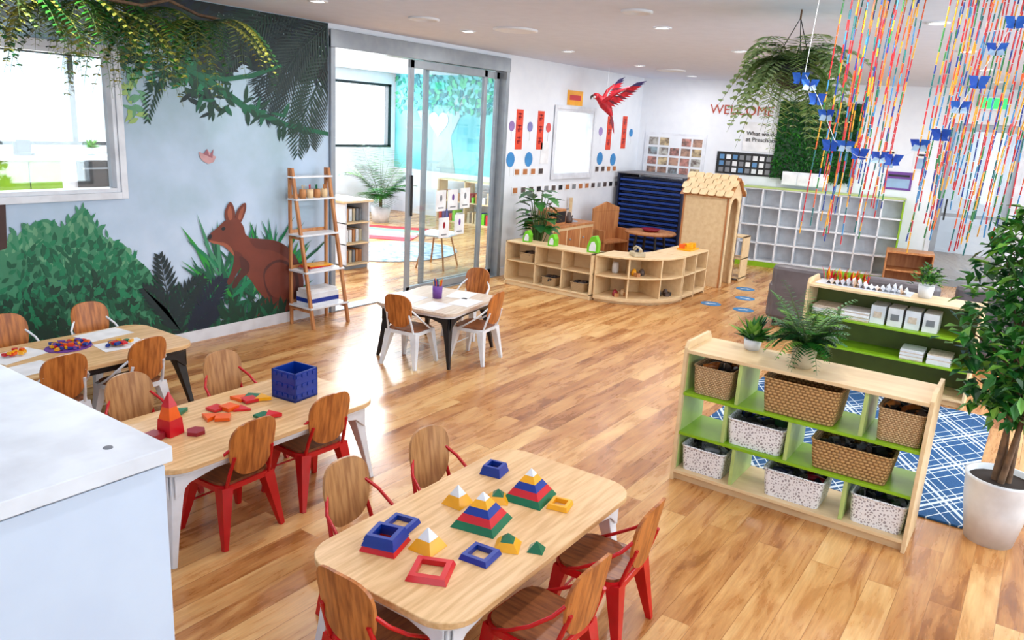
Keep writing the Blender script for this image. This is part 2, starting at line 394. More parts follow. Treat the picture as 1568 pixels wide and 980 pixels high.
can=[(180,-60),(505,-60),(505,145),(486,120),(462,130),(436,95),(405,112),(372,98),(345,120),(318,95),(296,104),(270,70),(235,55),(195,45)]
P(can,GB)
cluster([(200,0),(500,10),(505,130),(440,110),(330,110),(250,70)],330,[GB,G5,G6,GN,G5],22,7)
for i in range(160): lf(R(330,505),R(5,110),R(0,6.28),R(1.5,3),2,mm('speck',(110,130,130)))
cluster([(260,60),(345,90),(330,175),(290,155)],110,[G5,G3,G6],20,7)
cluster([(150,20),(300,60),(330,125),(240,130),(185,110)],190,[G2,G3,G1,G6],20,8)
cluster([(190,110),(215,120),(214,190),(196,185)],30,[G4,mm('yl',(160,192,110))],22,7)
for b,t,be,c in (((505,20),(400,165),.6,G5),((500,60),(440,205),.5,G6),((505,90),(475,225),.4,GG),((480,0),(350,105),.5,GG),((450,0),(390,130),-.4,G5),((420,0),(300,60),-.4,G6),((500,40),(420,140),.3,GG),((470,60),(405,185),.3,G5)):
    frond(b,t,be,26,46,c,2.8)
frond((300,60),(225,190),.5,20,26,G3,3); frond((350,150),(312,110),.3,9,22,G3,4)
P([(285,100),(330,125),(380,162),(440,188),(502,202),(502,208),(438,195),(375,170),(325,133),(283,108)],G2)
P([(300,110),(345,118),(385,112),(430,98),(432,102),(388,119),(346,125),(302,118)],G2)
cluster([(300,120),(470,190),(460,205),(310,150)],34,[G3,G2],24,7)
frond((490,120),(455,240),.3,20,34,G6,2.6)
P([(303,232),(312,236),(316,228),(322,236),(330,240),(326,248),(318,251),(310,247),(305,241)],mm('bird',(206,160,162))); P([(310,236),(316,228),(320,240)],mm('bird2',(160,100,112))); P([(318,240),(326,228),(324,242)],mm('bird2',(160,100,112)))
bush=spl([(-30,400),(20,365),(45,345),(70,335),(92,348),(110,330),(128,318),(145,345),(160,365),(185,372),(200,390),(225,412),(235,430),(262,470),(265,540),(-30,540)],3)
P(bush,G8)
cluster([(-20,385),(40,350),(80,345),(122,325),(165,365),(230,420),(200,430),(60,420)],260,[G4,G8,G1,G8],15,7,True)
cluster([(-20,420),(60,378),(130,360),(190,395),(255,450),(262,530),(-20,560)],520,[G1,G2,G2],16,8,True)
cluster([(-20,470),(60,440),(150,425),(250,475),(262,530),(-20,560)],360,[G2,G3,G1,G3],16,8,True)
cluster([(40,505),(120,490),(262,500),(262,530),(40,560)],140,[G3,G6],18,8,True)
P([(-30,318),(6,312),(8,380),(-30,392)],mm('trunk',(70,44,40)))
cluster([(250,460),(330,435),(430,455),(435,492),(270,522)],220,[G3,G6,G2],20,8,True)
cluster([(250,500),(435,480),(435,492),(262,525)],80,[G3,G2],20,8,True)
for i in range(90):
    x=R(322,440); y=R(410,470); a=R(-2.6,-.6); lf(x,y,a,R(50,100),R(4,7),random.choice([G7,G2,G1,G8,G2]))
for b,t,be in (((255,500),(240,388),.15),((262,500),(310,425),-.3),((275,510),(215,440),.3),((300,505),(340,425),-.2),((290,510),(325,470),-.2)):
    frond(b,t,be,13,28,random.choice([GN,G5]),6)
P(spl([(440,440),(470,455),(505,488),(480,492),(445,482),(420,470)]),KM)
P(spl([(366,350),(380,364),(402,366),(424,370),(442,382),(456,404),(462,430),(458,456),(440,468),(412,462),(394,448),(382,430),(372,418),(362,404),(356,388),(352,374),(356,360)]),KB)
P(spl([(380,366),(402,366),(424,370),(442,382),(456,404),(458,420),(440,398),(415,384),(390,380)]),KM)
P(spl([(402,412),(420,398),(440,402),(454,424),(452,452),(432,468),(412,458),(402,436)]),KD)
P(spl([(404,416),(420,402),(437,406),(449,426),(447,448),(431,462),(414,453),(404,435)]),KB)
P(spl([(412,455),(434,460),(436,470),(414,474),(392,484),(384,480),(396,466)]),KM)
P(spl([(356,384),(368,390),(370,404),(360,418),(353,432),(347,436),(345,430),(352,414),(355,400)]),KM)
P(spl([(364,392),(378,402),(378,416),(366,428),(358,440),(352,440),(356,428),(366,412)]),KD)
P(spl([(316,366),(320,357),(331,348),(342,338),(354,334),(366,340),(372,352),(372,368),(362,384),(352,380),(344,373),(332,372),(321,371)]),KB)
P(spl([(345,340),(342,326),(346,314),(351,309),(356,318),(358,332),(354,342)]),KB); P(spl([(348,336),(346,324),(350,315),(353,324),(353,335)],3),KL)
P(spl([(358,338),(360,324),(368,313),(374,311),(374,322),(368,338),(363,344)]),KB); P(spl([(362,334),(365,323),(371,316),(370,325),(366,336)],3),KL)
P(spl([(318,368),(330,370),(342,372),(352,380),(356,392),(348,384),(338,376),(322,372)],3),KL)
P(spl([(336,350),(340,347),(343,350),(339,353)],3),GB); P(spl([(315,365),(318,359),(322,360),(320,366)],3),GB)
for i in range(50):
    x=R(340,440); lf(x,R(478,494),R(-2.4,-.8),R(18,34),R(4,7),random.choice([G3,G2,G6]))
mur.obj('jungle_mural')

mb=MB(); X=12.197
mb.add([(X,7.6,.9),(X,11.48,.9),(X,11.48,2.76),(X,7.6,2.76)],[(0,1,2,3)],M_teal)
tg=mat('tree_grey',(170,190,190),.7); X=12.19
mb.add([(X,y,z) for y,z in ((9.85,.9),(10.65,.9),(10.55,1.5),(10.8,1.95),(11.05,2.35),(10.7,2.25),(10.45,2.0),(10.3,1.95),(10.1,2.05),(9.8,2.4),(9.45,2.55),(9.7,2.1),(9.98,1.6))],[tuple(range(13))],tg)
hz=[(10.3+.25*math.sin(t)**3, 1.85+.017*(13*math.cos(t)-5*math.cos(2*t)-2*math.cos(3*t)-math.cos(4*t))) for t in [2*PI*i/28 for i in range(28)]]
mb.add([(12.18,y,z) for y,z in hz],[tuple(range(28))],mat('heart_white',(240,244,246),.7))
for i in range(420):
    y=R(7.8,11.4); z=R(2.1,2.74); mb.leaf((12.185-R(0,.01),y,z),(0,R(-1,1),R(-1,.3)),.15,.09,random.choice([M_teal,mm('tl1',(40,150,130)),mm('tl2',(80,190,140)),mm('tl3',(30,120,130))]),up=Vector((1,0,0)),fold=0)
mb.obj('tree_mural')

# ------------------------------------------------------------------ furniture: tables & chairs
def table(name,x,y,w,d,rz,top,metal,metal2=None,h=.47,r=.13):
    mb=MB(); metal2=metal2 or metal
    mb.prism(rrect(w,d,r,8),h-.026,h,top)
    mb.prism(rrect(w-.05,d-.05,r-.02,8),h-.05,h-.0265,metal2)
    for sx in (-1,1):
        for sy in (-1,1):
            a=Vector((sx*(w/2-.105),sy*(d/2-.105),h-.05)); b=Vector((sx*(w/2-.035),sy*(d/2-.035),0))
            mb.tube([a,a.lerp(b,.25),a.lerp(b,.6),b],[.062,.042,.027,.017],metal,4,smooth=False,ph=PI/4)
    for sy in (-1,1):
        L=w/2-.07; yy=sy*(d/2-.05)
        pl=[(-L,0),(L,0),(L,-.11),(L-.07,-.05),(L-.2,-.025),(-L+.2,-.025),(-L+.07,-.05),(-L,-.11)]
        M=Matrix.Translation((0,yy,h-.05))@Matrix.Rotation(PI/2,4,'X'); mb.prism(pl,-.004,.004,metal,M)
    for sx in (-1,1):
        L=d/2-.07; xx=sx*(w/2-.05)
        pl=[(-L,0),(L,0),(L,-.11),(L-.06,-.05),(L-.15,-.025),(-L+.15,-.025),(-L+.06,-.05),(-L,-.11)]
        M=Matrix.Translation((xx,0,h-.05))@Matrix.Rotation(PI/2,4,'Z')@Matrix.Rotation(PI/2,4,'X'); mb.prism(pl,-.004,.004,metal,M)
    return mb.obj(name,(x,y,0),rz,.004)
table('kids_table',2.27,1.61,1.28,.70,0,M_top,M_wmet)
table('kids_table',2.31,3.185,1.28,.68,0,M_top,M_wmet)
table('kids_table',2.24,4.77,1.28,.70,0,M_top,M_blk)
table('kids_table',5.035,4.195,.86,.76,math.radians(10),M_top4,M_blk,M_wmet,r=.1)

def chair_mesh(metal,wood):
    mb=MB()
    mb.prism(rrect(.31,.30,.07,6,0,.01),.272,.298,metal); mb.prism(rrect(.285,.275,.06,6,0,.01),.298,.31,M_seat)
    for sx in (-1,1):
        for sy in (-1,1):
            a=Vector((sx*.118,sy*.115+.005,.285)); b=Vector((sx*.165,sy*.165,0))
            mb.tube([a,a.lerp(b,.3),b],[.042,.034,.016],metal,4,smooth=False,ph=PI/4)
        mb.tube([(sx*.15,.10,.29),(sx*.162,.03,.325),(sx*.164,-.06,.385),(sx*.15,-.135,.45),(sx*.11,-.175,.50)],.0075,metal,8)
        mb.tube([(sx*.12,-.13,.29),(sx*.115,-.15,.36),(sx*.105,-.178,.45)],.009,metal,8)
    mb.tube([(-.14,.14,.14),(.14,.14,.14)],.006,metal,6)
    n=36; rings=5; zc=.478; vs=[];
    def pt(rr,a,off):
        ca,sa=math.cos(a),math.sin(a)
        e=.72
        px=(abs(ca)**e)*(1 if ca>=0 else -1); pz=(abs(sa)**e)*(1 if sa>=0 else -1)
        z=pz*.138*rr; x=px*(.125+.10*z)*rr
        y=-.182+1.3*x*x-.16*z - off
        return (x,y,zc+z)
    for off in (0,.012):
        for k in range(1,rings+1):
            for j in range(n): vs.append(pt(k/rings,2*PI*j/n,off))
    c1=len(vs); vs.append(pt(0,0,0)); vs.append(pt(0,0,.012))
    fs=[]; N=rings*n
    for s_,o in ((0,0),(1,N)):
        for k in range(rings-1):
            for j in range(n):
                q=(o+k*n+j,o+k*n+(j+1)%n,o+(k+1)*n+(j+1)%n,o+(k+1)*n+j); fs.append(q if s_ else q[::-1])
        for j in range(n):
            q=(c1+s_,o+j,o+(j+1)%n); fs.append(q[::-1] if s_ else q)
    mb.add(vs,fs,wood,True)
    rim=[(N-n+j,N-n+(j+1)%n,2*N-n+(j+1)%n,2*N-n+j) for j in range(n)]
    mb.add(vs,rim,wood,False)
    o=mb.obj('tmp'); me=o.data; bpy.data.objects.remove(o); return me
CM={('r',0):chair_mesh(M_red,M_chw),('r',1):chair_mesh(M_red,M_chw2),('w',0):chair_mesh(M_wmet,M_chw),('w',1):chair_mesh(M_wmet,M_chw2)}
for x,y,rz,c,k in ((2.06,1.99,PI+.05,'r',1),(2.53,1.96,PI-.03,'r',1),(1.69,1.60,-PI/2,'r',0),(2.57,1.23,.05,'r',0),(2.08,1.21,-.04,'r',0),
                 (2.09,3.0,.03,'r',0),(2.57,3.0,-.05,'r',0),(2.03,3.57,PI,'r',1),(2.6,3.58,PI+.05,'r',1),
                 (1.98,4.49,0,'w',0),(2.45,4.49,.1,'w',0),(2.64,5.14,PI,'w',0),(2.12,5.16,PI,'w',0),
                 (4.63,4.15,-PI/2+.15,'w',0),(5.10,3.82,.15,'w',0),(5.64,4.34,PI/2+.15,'w',0)):
    place(CM[(c,k)],'kids_chair',(x,y,0),rz,.0)

mb=MB(); mb.bx(-.35,.84,1.43,3.0,0,1.255,M_white); mb.bx(-.36,.85,1.415,3.01,1.265,1.30,M_trim); mb.bx(-.34,.83,1.44,2.99,1.255,1.265,M_grey)
mb.bx(.24,.244,1.425,1.43,.1,1.25,M_grey); mb.tube([(.20,1.41,.75),(.20,1.41,1.0)],.008,M_alu); mb.tube([(.29,1.41,.75),(.29,1.41,1.0)],.008,M_alu)
mb.lathe([(.010,0),(.010,.002),(.0001,.002)],M_grey,12,(.76,1.50,1.3))
mb.obj('white_storage_cabinet',bevel=.003)

# ------------------------------------------------------------------ open shelves
def shelf(name,loc,rz,w,d,cols,back=None,h=.80):
    mb=MB(); t=.02
    pl=[(-d/2,0),(d/2,0),(d/2,h+.01),(d/2-.03,h+.045),(-d/2+.03,h+.045),(-d/2,h+.01)]
    for sx in (-1,1):
        M=Matrix.Translation((sx*(w/2-t/2),0,0))@Matrix.Rotation(PI/2,4,'Z')@Matrix.Rotation(PI/2,4,'X'); mb.prism(pl,-t/2,t/2,M_birch,M)
    a,b=-w/2+t,w/2-t
    mb.bx(a,b,-d/2,d/2,h-.02,h,M_birch)
    mb.bx(a,b,-d/2,d/2,.05,.07,M_birch); mb.bx(a,b,d/2-.05,d/2-.03,0,.05,M_birch); mb.bx(a,b,-d/2+.03,-d/2+.05,0,.05,M_birch)
    for z in (.305,.545): mb.bx(a,b,-d/2+.01,d/2-.01,z-.018,z,M_green)
    for row,z0,z1 in ((2,.545,h-.02),(1,.305,.527),(0,.07,.287)):
        for x in cols[row]: mb.bx(x-.01,x+.01,-d/2+.01,d/2-.015,z0,z1,M_green2)
    if back: mb.bx(a,b,-d/2,-d/2+.01,.07,h-.02,back)
    else:
        for sx in (-1,1): mb.bx(sx*(w/2-t)-.002,sx*(w/2-t)+.002,-d/2+.01,d/2-.03,.07,h-.02,M_green2)
    return mb.obj(name,loc,rz,.003)
shelf('open_toy_shelf',(4.235,.925,0),PI/2,1.27,.37,{2:[.309,-.335],1:[.01,.36],0:[.285,-.31]})
shelf('open_toy_shelf',(6.93,.94,0.0),PI/2,1.30,.35,{2:[],1:[],0:[]},M_olive)
def basket(name,loc,rz,w,d,h,m,junk=None,flare=.9):
    mb=MB(); ring=lambda k,z,q:[(p[0]*k,p[1]*k,z) for p in rrect(w-q,d-q,.03,4)]
    R_=[ring(flare,0,0),ring(.96,h*.5,0),ring(1,h,0),ring(1,h,.018),ring(flare,.012,.02)]
    n=len(R_[0]); vs=[p for r in R_ for p in r]; fs=[]
    for i in range(4):
        for j in range(n): fs.append((i*n+j,i*n+(j+1)%n,(i+1)*n+(j+1)%n,(i+1)*n+j))
    fs.append(tuple(range(n))[::-1]); fs.append(tuple(4*n+j for j in range(n)))
    mb.add(vs,fs,m)
    mb.tube([(p[0],p[1],h) for p in rrect(w,d,.03,4)+[rrect(w,d,.03,4)[0]]],.006,m,6)
    if junk:
        for i in range(22):
            x=R(-w*.36,w*.36);y=R(-d*.34,d*.34); z=h*.72+R(0,h*.25)
            M=Matrix.Translation((x,y,z))@Matrix.Rotation(R(0,6),4,'Z')@Matrix.Rotation(R(-.5,.5),4,'X')
            if i%2: mb.box((0,0,0),(R(.04,.09),R(.02,.05),R(.02,.04)),random.choice(junk),M)
            else: mb.tube([(-.04,0,0),(0,0,.01),(.04,0,0)],R(.010,.02),random.choice(junk),7,M=M)
    return mb.obj(name,loc,rz)
def sh(Y,z,yo=.02): return (4.235-yo,Y,z)
jk=[M_dark,M_blk,M_brown,M_dkbl,M_grey]
basket('wicker_basket',sh(1.39,.546),PI/2,.23,.28,.165,M_wick,[M_brown,M_chw,M_dark])
basket('seagrass_basket',sh(.91,.546),PI/2,.40,.28,.19,M_sea,None)
basket('wicker_basket',sh(.42,.546),PI/2,.22,.28,.17,M_wick,[M_brown,M_chw,M_dark])
basket('lace_basket',sh(1.115,.306),PI/2,.32,.28,.15,M_lace,[M_dark,M_lf2,M_blk,M_tblue])
basket('seagrass_basket',sh(.62,.306),PI/2,.40,.28,.155,M_sea,[M_brown,M_dark])
basket('lace_basket',sh(1.39,.071),PI/2,.26,.28,.15,M_lace,[M_grey,M_dark,M_twht])
basket('lace_basket',sh(.88,.071),PI/2,.32,.28,.155,M_lace,jk+[M_dkred])
basket('lace_basket',sh(.45,.071),PI/2,.27,.28,.155,M_lace,jk+[M_lf2,M_lf1])
mb=MB()
for y,w,n in ((1.43,.2,7),(1.19,.22,7)):
    for k in range(n): mb.box((R(-.01,.01),y-.94,.005+.011*k),(.24,w,.010),random.choice([M_paper,M_top4]))
for i in range(4):
    y=.08-i*.13; c=random.choice([M_paper,M_twht])
    mb.bx(-.1,.12,y-.055,y+.055,0,.15,c); mb.bx(-.104,-.1,y-.03,y+.03,.05,.10,M_grey if i%2 else M_top4)
mb.obj('paper_tray_row',(6.93,.94,.546))
mb=MB()
for y in (0,-.2):
    for k in range(9): mb.box((0,y,.005+.009*k),(.22,.17,.008),random.choice([M_paper,M_top4,M_paper]),rz=R(-.03,.03))
mb.obj('paper_stack',(6.9,.72,.306))

# ------------------------------------------------------------------ plants
def fern(mb,c,n,L,cols,up=.5,droop=1.0,seg=16,pin=.07,az=None,w=.016):
    for i in range(n):
        a=R(*(az or (0,2*PI))); l=L*R(.65,1.1); u=up*R(.5,1.3); dr=droop*R(.7,1.2); m=random.choice(cols)
        pts=[]
        for k in range(seg+1):
            t=k/seg; r=l*(t-.18*t*t*dr); pts.append(Vector(c)+Vector((math.cos(a)*r,math.sin(a)*r,l*(u*t-dr*t*t))))
        mb.tube([pts[0],pts[seg//3],pts[2*seg//3],pts[-1]],[.003,.0025,.002,.001],M_stem,3,cap=False)
        for k in range(1,seg):
            t=k/seg; d=(pts[k+1]-pts[k]).normalized(); side=d.cross(Vector((0,0,1)))
            if side.length<.05: side=Vector((-math.sin(a),math.cos(a),0))
            side.normalize(); pl=pin*(.25+1.0*math.sin(PI*min(1,.12+t*.88)))*R(.85,1.1)
            for sg in (1,-1): mb.leaf(pts[k],side*sg+d*.35+Vector((0,0,-.15)),pl,w,m,fold=.1)
mb=MB(); mb.lathe([(.0,0),(.048,0),(.062,.05),(.066,.12),(.058,.12),(.055,.1),(.0,.1)],M_conc,20)
fern(mb,(0,0,.11),80,.26,[M_lf1,M_lf3,M_lf1,M_lf2],1.5,1.0,14,.05,w=.015); mb.obj('potted_fern',(4.2,.95,.801))
mb=MB(); mb.lathe([(.0,0),(.04,0),(.048,.03),(.05,.06),(.04,.06),(.0,.05)],M_pot,20)
for i in range(60):
    a=R(0,2*PI); e=R(.1,1.3); mb.leaf((0,0,.05),(math.cos(a)*math.cos(e),math.sin(a)*math.cos(e),math.sin(e)),R(.1,.19),.05,random.choice([M_lf1,M_lf2,M_lf3]))
mb.obj('potted_leafy_plant',(4.34,1.27,.801))
mb=MB(); mb.lathe([(.0,0),(.05,0),(.058,.06),(.06,.1),(.05,.1),(.0,.09)],M_pot,20)
for i in range(190):
    a=R(0,2*PI); e=R(-.1,1.4); r=R(.02,.12); p=Vector((math.cos(a)*math.cos(e)*r,math.sin(a)*math.cos(e)*r,.11+math.sin(e)*r*1.3)); mb.leaf(p,(math.cos(a),math.sin(a),R(-.2,1)),.05,.03,random.choice([M_lf1,M_lf3,M_lf2]))
mb.obj('potted_leafy_plant',(6.95,.72,.801))
mb=MB(); mb.lathe([(.0,0),(.115,0),(.15,.2),(.165,.345),(.17,.36),(.155,.36),(.15,.33),(.0,.33)],M_pot,32)
mb.lathe([(.15,.331),(.0001,.335)],M_soil,20)
tips=[]
for i in range(4):
    a=i*PI/2; pts=[]
    for k in range(9):
        t=k/8; pts.append((math.cos(a+t*2.5)*(.03+.05*t*t),math.sin(a+t*2.5)*(.03+.05*t*t),.32+t*.95))
    mb.tube(pts,[.017-.0012*k for k in range(9)],M_bark,7)
    for j in range(7):
        b=Vector(pts[3+j%6]); aa=R(0,2*PI); e=b+Vector((math.cos(aa)*R(.12,.3),math.sin(aa)*R(.12,.3),R(.12,.45))); mb.tube([b,b.lerp(e,.5)+Vector((0,0,.03)),e],[.007,.005,.002],M_bark,5); tips.append((b,e))
for i in range(1900):
    if i%3==0: b,e=random.choice(tips); p=b.lerp(e,R(.3,1.15))+Vector((R(-.09,.09),R(-.09,.09),R(-.1,.1)))
    else:
        a=R(0,2*PI); rr=.34*math.sqrt(R(0,1)); z=R(.68,1.78); k=1-abs((z-1.22)/.68)**2.4; p=Vector((math.cos(a)*rr*max(.35,k),math.sin(a)*rr*max(.35,k),z))
    mb.leaf(p,(R(-1,1),R(-1,1),R(-1,.3)),R(.07,.11),R(.04,.055),random.choice([M_lf1,M_lf2,M_lf1,M_lf1,M_lf3]))
mb.obj('potted_ficus_tree',(4.53,-.04,0))
mb=MB()
mb.lathe([(.0001,-.16),(.07,-.14),(.12,-.07),(.14,0),(.13,0),(.1,-.05),(.0001,-.08)],M_dark,16)
for a in (0,2.1,4.2): mb.tube([(math.cos(a)*.13,math.sin(a)*.13,0),(0,0,.28)],.003,M_dark,4)
mb.tube([(0,0,.27),(0,0,.33)],.006,M_bark,6)
fern(mb,(0,0,-.02),36,.56,[M_lf6,M_lf4,M_lf6],.95,1.25,16,.095,w=.036)
fern(mb,(0,0,-.05),26,.50,[M_lf6,M_lf4],.35,1.2,16,.09,w=.036)
fern(mb,(0,0,-.0),16,.28,[M_lf2,M_lf1],1.0,.8,12,.06,w=.03)
mb.obj('hanging_fern_basket',(5.29,1.53,2.44))
mb=MB()
for i in range(9):
    mb.tube([(1.6+i*.25,.1*math.sin(i),.2+.05*math.sin(i*2)),(1.85+i*.25,.1*math.sin(i+1),.2+.05*math.sin(i*2+2))],.012,M_bark,6)
for i in range(16):
    x=1.55+i*.145
    fern(mb,(x,R(-.12,.05),R(.08,.22)),12,R(.42,.6) if i>6 else R(.32,.44),[M_lf4,M_lf2,M_lf5,M_lf1,M_lf5,M_lf2],.1,1.1,15,.07,w=.03)
mb.obj('hanging_fern_garland',(0,5.25,2.42))
def bigleaf(mb,p,d,l,w,m,cut=True):
    p=Vector(p); d=Vector(d).normalized(); side=d.cross(Vector((0,0,1))).normalized(); up=side.cross(d)
    L=[];Rr=[]; n=9
    for k in range(n+1):
        t=k/n; ww=w*math.sin(PI*t**.75)*.5*(.62 if (cut and k%2 and 1<k<n) else 1)
        c=p+d*l*t-Vector((0,0,l*.28*t*t)); L.append(c+side*ww+up*ww*.2); Rr.append(c-side*ww+up*ww*.2)
    C=[p+d*l*k/n-Vector((0,0,l*.28*(k/n)**2)) for k in range(n+1)]
    vs=L+C+Rr; N=n+1
    mb.add(vs,[(k,k+1,N+k+1,N+k) for k in range(n)]+[(N+k,N+k+1,2*N+k+1,2*N+k) for k in range(n)],m,True)
mb=MB(); mb.lathe([(.0,0),(.12,0),(.15,.28),(.16,.3),(.14,.3),(.0,.27)],M_dark,24)
for i in range(46):
    a=R(0,2*PI); e=Vector((math.cos(a)*R(.02,.18),math.sin(a)*R(.02,.16),R(.55,1.14))); mb.tube([(0,0,.27),(e.x*.4,e.y*.4,e.z*.65),e],[.009,.007,.004],M_stem,5)
    bigleaf(mb,e,(math.cos(a),math.sin(a),R(-.3,.6)),R(.17,.23),R(.17,.23),random.choice([M_lf2,M_lf1,M_lf1]))
mb.obj('potted_monstera',(8.42,5.38,0))
mb=MB(); mb.lathe([(.0,0),(.15,0),(.19,.3),(.17,.3),(.0,.27)],M_pot,24)
fern(mb,(0,0,.4),24,.85,[M_lf1,M_lf3,M_lf2],1.7,.85,18,.3,w=.04); mb.tube([(0,0,.25),(0,0,.5)],.03,M_bark)
mb.obj('potted_palm',(10.6,10.3,0))

# ------------------------------------------------------------------ ladder shelf
mb=MB()
for sx in (-1,1):
    mb.tube([(sx*.215,.0,0),(sx*.215,0.0,1.46)],.018,M_lad,4,smooth=False,ph=PI/4)
    mb.tube([(sx*.215,.31,0),(sx*.215,.03,1.46)],.020,M_lad,4,smooth=False,ph=PI/4)
    for z in (.17,.84,1.36): mb.bx(sx*.215-.01,sx*.215+.01,0,.31-.28*z/1.46,z-.02,z,M_lad)
for z in (.2,.53,.865,1.19,1.39):
    f=.33-.28*z/1.46; mb.bx(-.235,.235,-.01,f+.01,z-.016,z,M_twht)
for z in (.2,.53,.865,1.19):
    mb.bx(-.2,.2,-.012,-.004,z,z+.03,M_lad)
mb.obj('ladder_shelf',(4.945,5.74,0),PI,.002)
mb=MB()
for i,c in enumerate((M_lad,M_tgrn,M_tred,M_conc)):
    x=-.13+i*.085; mb.lathe([(.0001,0),(.03,0),(.033,.04),(.03,.08),(.022,.08),(.0001,.03)],M_lad if i%2 else M_birch,14,(x,0,0))
    for k in range(5): mb.tube([(x,0,.04),(x+R(-.02,.02),R(-.02,.02),.12)],.004,c,5)
mb.obj('pencil_jar_set',(4.945,5.67,1.191),PI)
mb=MB(); mb.bx(-.17,.17,-.1,.1,0,.12,M_twht); mb.bx(-.172,.172,-.102,.102,.03,.07,M_tblue); mb.bx(-.16,.16,-.09,.09,.12,.15,M_paper); mb.obj('paper_box',(4.93,5.6,.201),PI)
mb=MB()
for k in range(5): mb.box((R(-.02,.02),R(-.02,.02),.004+k*.008),(.26,.16,.007),random.choice([M_paper,M_tyel,M_paper,M_tred]),rz=R(-.2,.2))
mb.obj('book_pile',(4.93,5.62,.531),PI)

# ------------------------------------------------------------------ table-top toys
def frust(mb,x,y,z,s0,s1,h,m,rot=0):
    M=Matrix.Translation((x,y,z))@Matrix.Rotation(rot,4,'Z'); k=math.sqrt(.5)
    mb.tube([(0,0,0),(0,0,h)],[s0*k,s1*k],m,4,smooth=False,M=M,ph=PI/4)
def ringf(mb,x,y,z,s,h,m,rot=0,hole=.6):
    M=Matrix.Translation((x,y,z))@Matrix.Rotation(rot,4,'Z')
    a=s/2;b=a*hole;c=a*.88;e=b*1.0
    vs=[]
    for r,zz in ((a,0),(c,h),(e,h),(b,0)):
        vs+=[(-r,-r,zz),(r,-r,zz),(r,r,zz),(-r,r,zz)]
    fs=[]
    for i in range(4):
        i2=(i+1)%4
        for j in range(4):
            j2=(j+1)%4; fs.append((i*4+j,i*4+j2,i2*4+j2,i2*4+j))
    mb.add(vs,fs,m,False,M)
def pyramid(name,x,y,cols,s,h,rot,z=.471):
    mb=MB(); n=len(cols); 
    for i,c in enumerate(cols):
        s0=s*(1-i/n)+.004; s1=s*(1-(i+.82)/n) if i<n-1 else .004
        frust(mb,0,0,i*h/n,s0,max(.003,s1),h/n-.0005,c,0)
    mb.obj(name,(x,y,z),rot)
pyramid('stacking_pyramid',2.53,1.575,[M_tgrn,M_tred,M_tblue,M_tyel,M_twht],.17,.13,.15)
pyramid('stacking_pyramid',2.23,1.60,[M_tgrn,M_tred,M_tblue,M_tyel,M_twht],.18,.13,.2)
for x,y,c,s,h in ((2.29,1.77,[M_tyel,M_twht],.09,.08),(1.955,1.64,[M_tyel,M_twht],.10,.08),(2.42,1.66,[M_tyel,M_tgrn],.085,.05),(2.15,1.42,[M_tyel,M_tgrn],.09,.055),(2.2,1.325,[M_tgrn,M_tgrn],.055,.035)):
    pyramid('stacking_pyramid',x,y,c,s,h,R(0,.6))
for x,y,st,s in ((2.545,1.435,[M_tyel],.09),(2.62,1.825,[M_tblue,M_tblue],.1),(2.005,1.82,[M_tblue],.115),(1.865,1.765,[M_tred,M_tblue,M_tblue],.14),(1.84,1.525,[M_tred],.145),(2.03,1.455,[M_tblue],.115)):
    mb=MB(); z=0
    for c in st: ringf(mb,0,0,z,s-z*.5,.02,c); z+=.0201
    mb.obj('square_ring_block',(x,y,.471),R(.1,.5))
mb=MB(); s=.17
for a,b,c,d in ((-s/2,s/2,-s/2,-s/2+.008),(-s/2,s/2,s/2-.008,s/2),(-s/2,-s/2+.008,-s/2,s/2),(s/2-.008,s/2,-s/2,s/2)): mb.bx(a,b,c,d,0,.16,M_tblue)
mb.bx(-s/2,s/2,-s/2,s/2,0,.01,M_tblue)
for i in range(4):
    for z in (.02,.075,.13): 
        x=-.06+i*.04
        mb.bx(x-.014,x+.014,-s/2-.004,-s/2,z,z+.02,M_tblue); mb.bx(-s/2-.004,-s/2,x-.014,x+.014,z,z+.02,M_tblue)
mb.obj('blue_tile_box',(2.66,3.21,.471),.1)
mb=MB(); frust(mb,0,0,0,.085,.075,.08,M_tred); frust(mb,0,0,.08,.07,.045,.06,M_tor); frust(mb,0,0,.14,.05,.004,.07,M_tred); mb.bx(-.11,-.05,-.02,.05,0,.03,M_dkred); mb.bx(-.13,-.07,.05,.09,0,.012,M_tred)
mb.obj('magnetic_tile_tower',(1.93,3.22,.471),.2)
mb=MB()
for (x,y) in ((2.01,3.14),):
    mb.prism([(x+.045*math.cos(a*PI/3),y+.045*math.sin(a*PI/3)) for a in range(6)],0,.018,M_dkred)
for x,y,c in ((2.30,3.29,M_tor),(2.16,3.25,M_tor),(2.34,3.24,M_tred),(2.48,3.34,M_tgrn),(2.42,3.37,M_tor),(2.5,3.28,M_tyel),(2.35,3.08,M_tgrn),(2.38,3.05,M_tred),(2.25,3.33,M_tred),(2.44,3.31,M_tred),(2.2,3.2,M_tor),(2.1,3.42,M_tgrn)):
    a=R(0,6); k=3 if R(0,1)<.6 else 4
    mb.prism([(x+.05*math.cos(a+j*2*PI/k),y+.05*math.sin(a+j*2*PI/k)) for j in range(k)],R(0,.004),R(.01,.022),c)
mb.obj('magnetic_tile_pieces',(0,0,.471))
mb=MB()
for x,y,r,s in ((2.56,4.99,.1,(.3,.2)),(2.52,4.7,-.1,(.28,.2)),(1.98,4.9,.3,(.3,.21)),(1.9,4.6,.1,(.3,.21))): mb.box((x,y,.001),(s[0],s[1],.0015),M_paper,rz=r)
mb.obj('drawing_paper_set',(0,0,.4705))
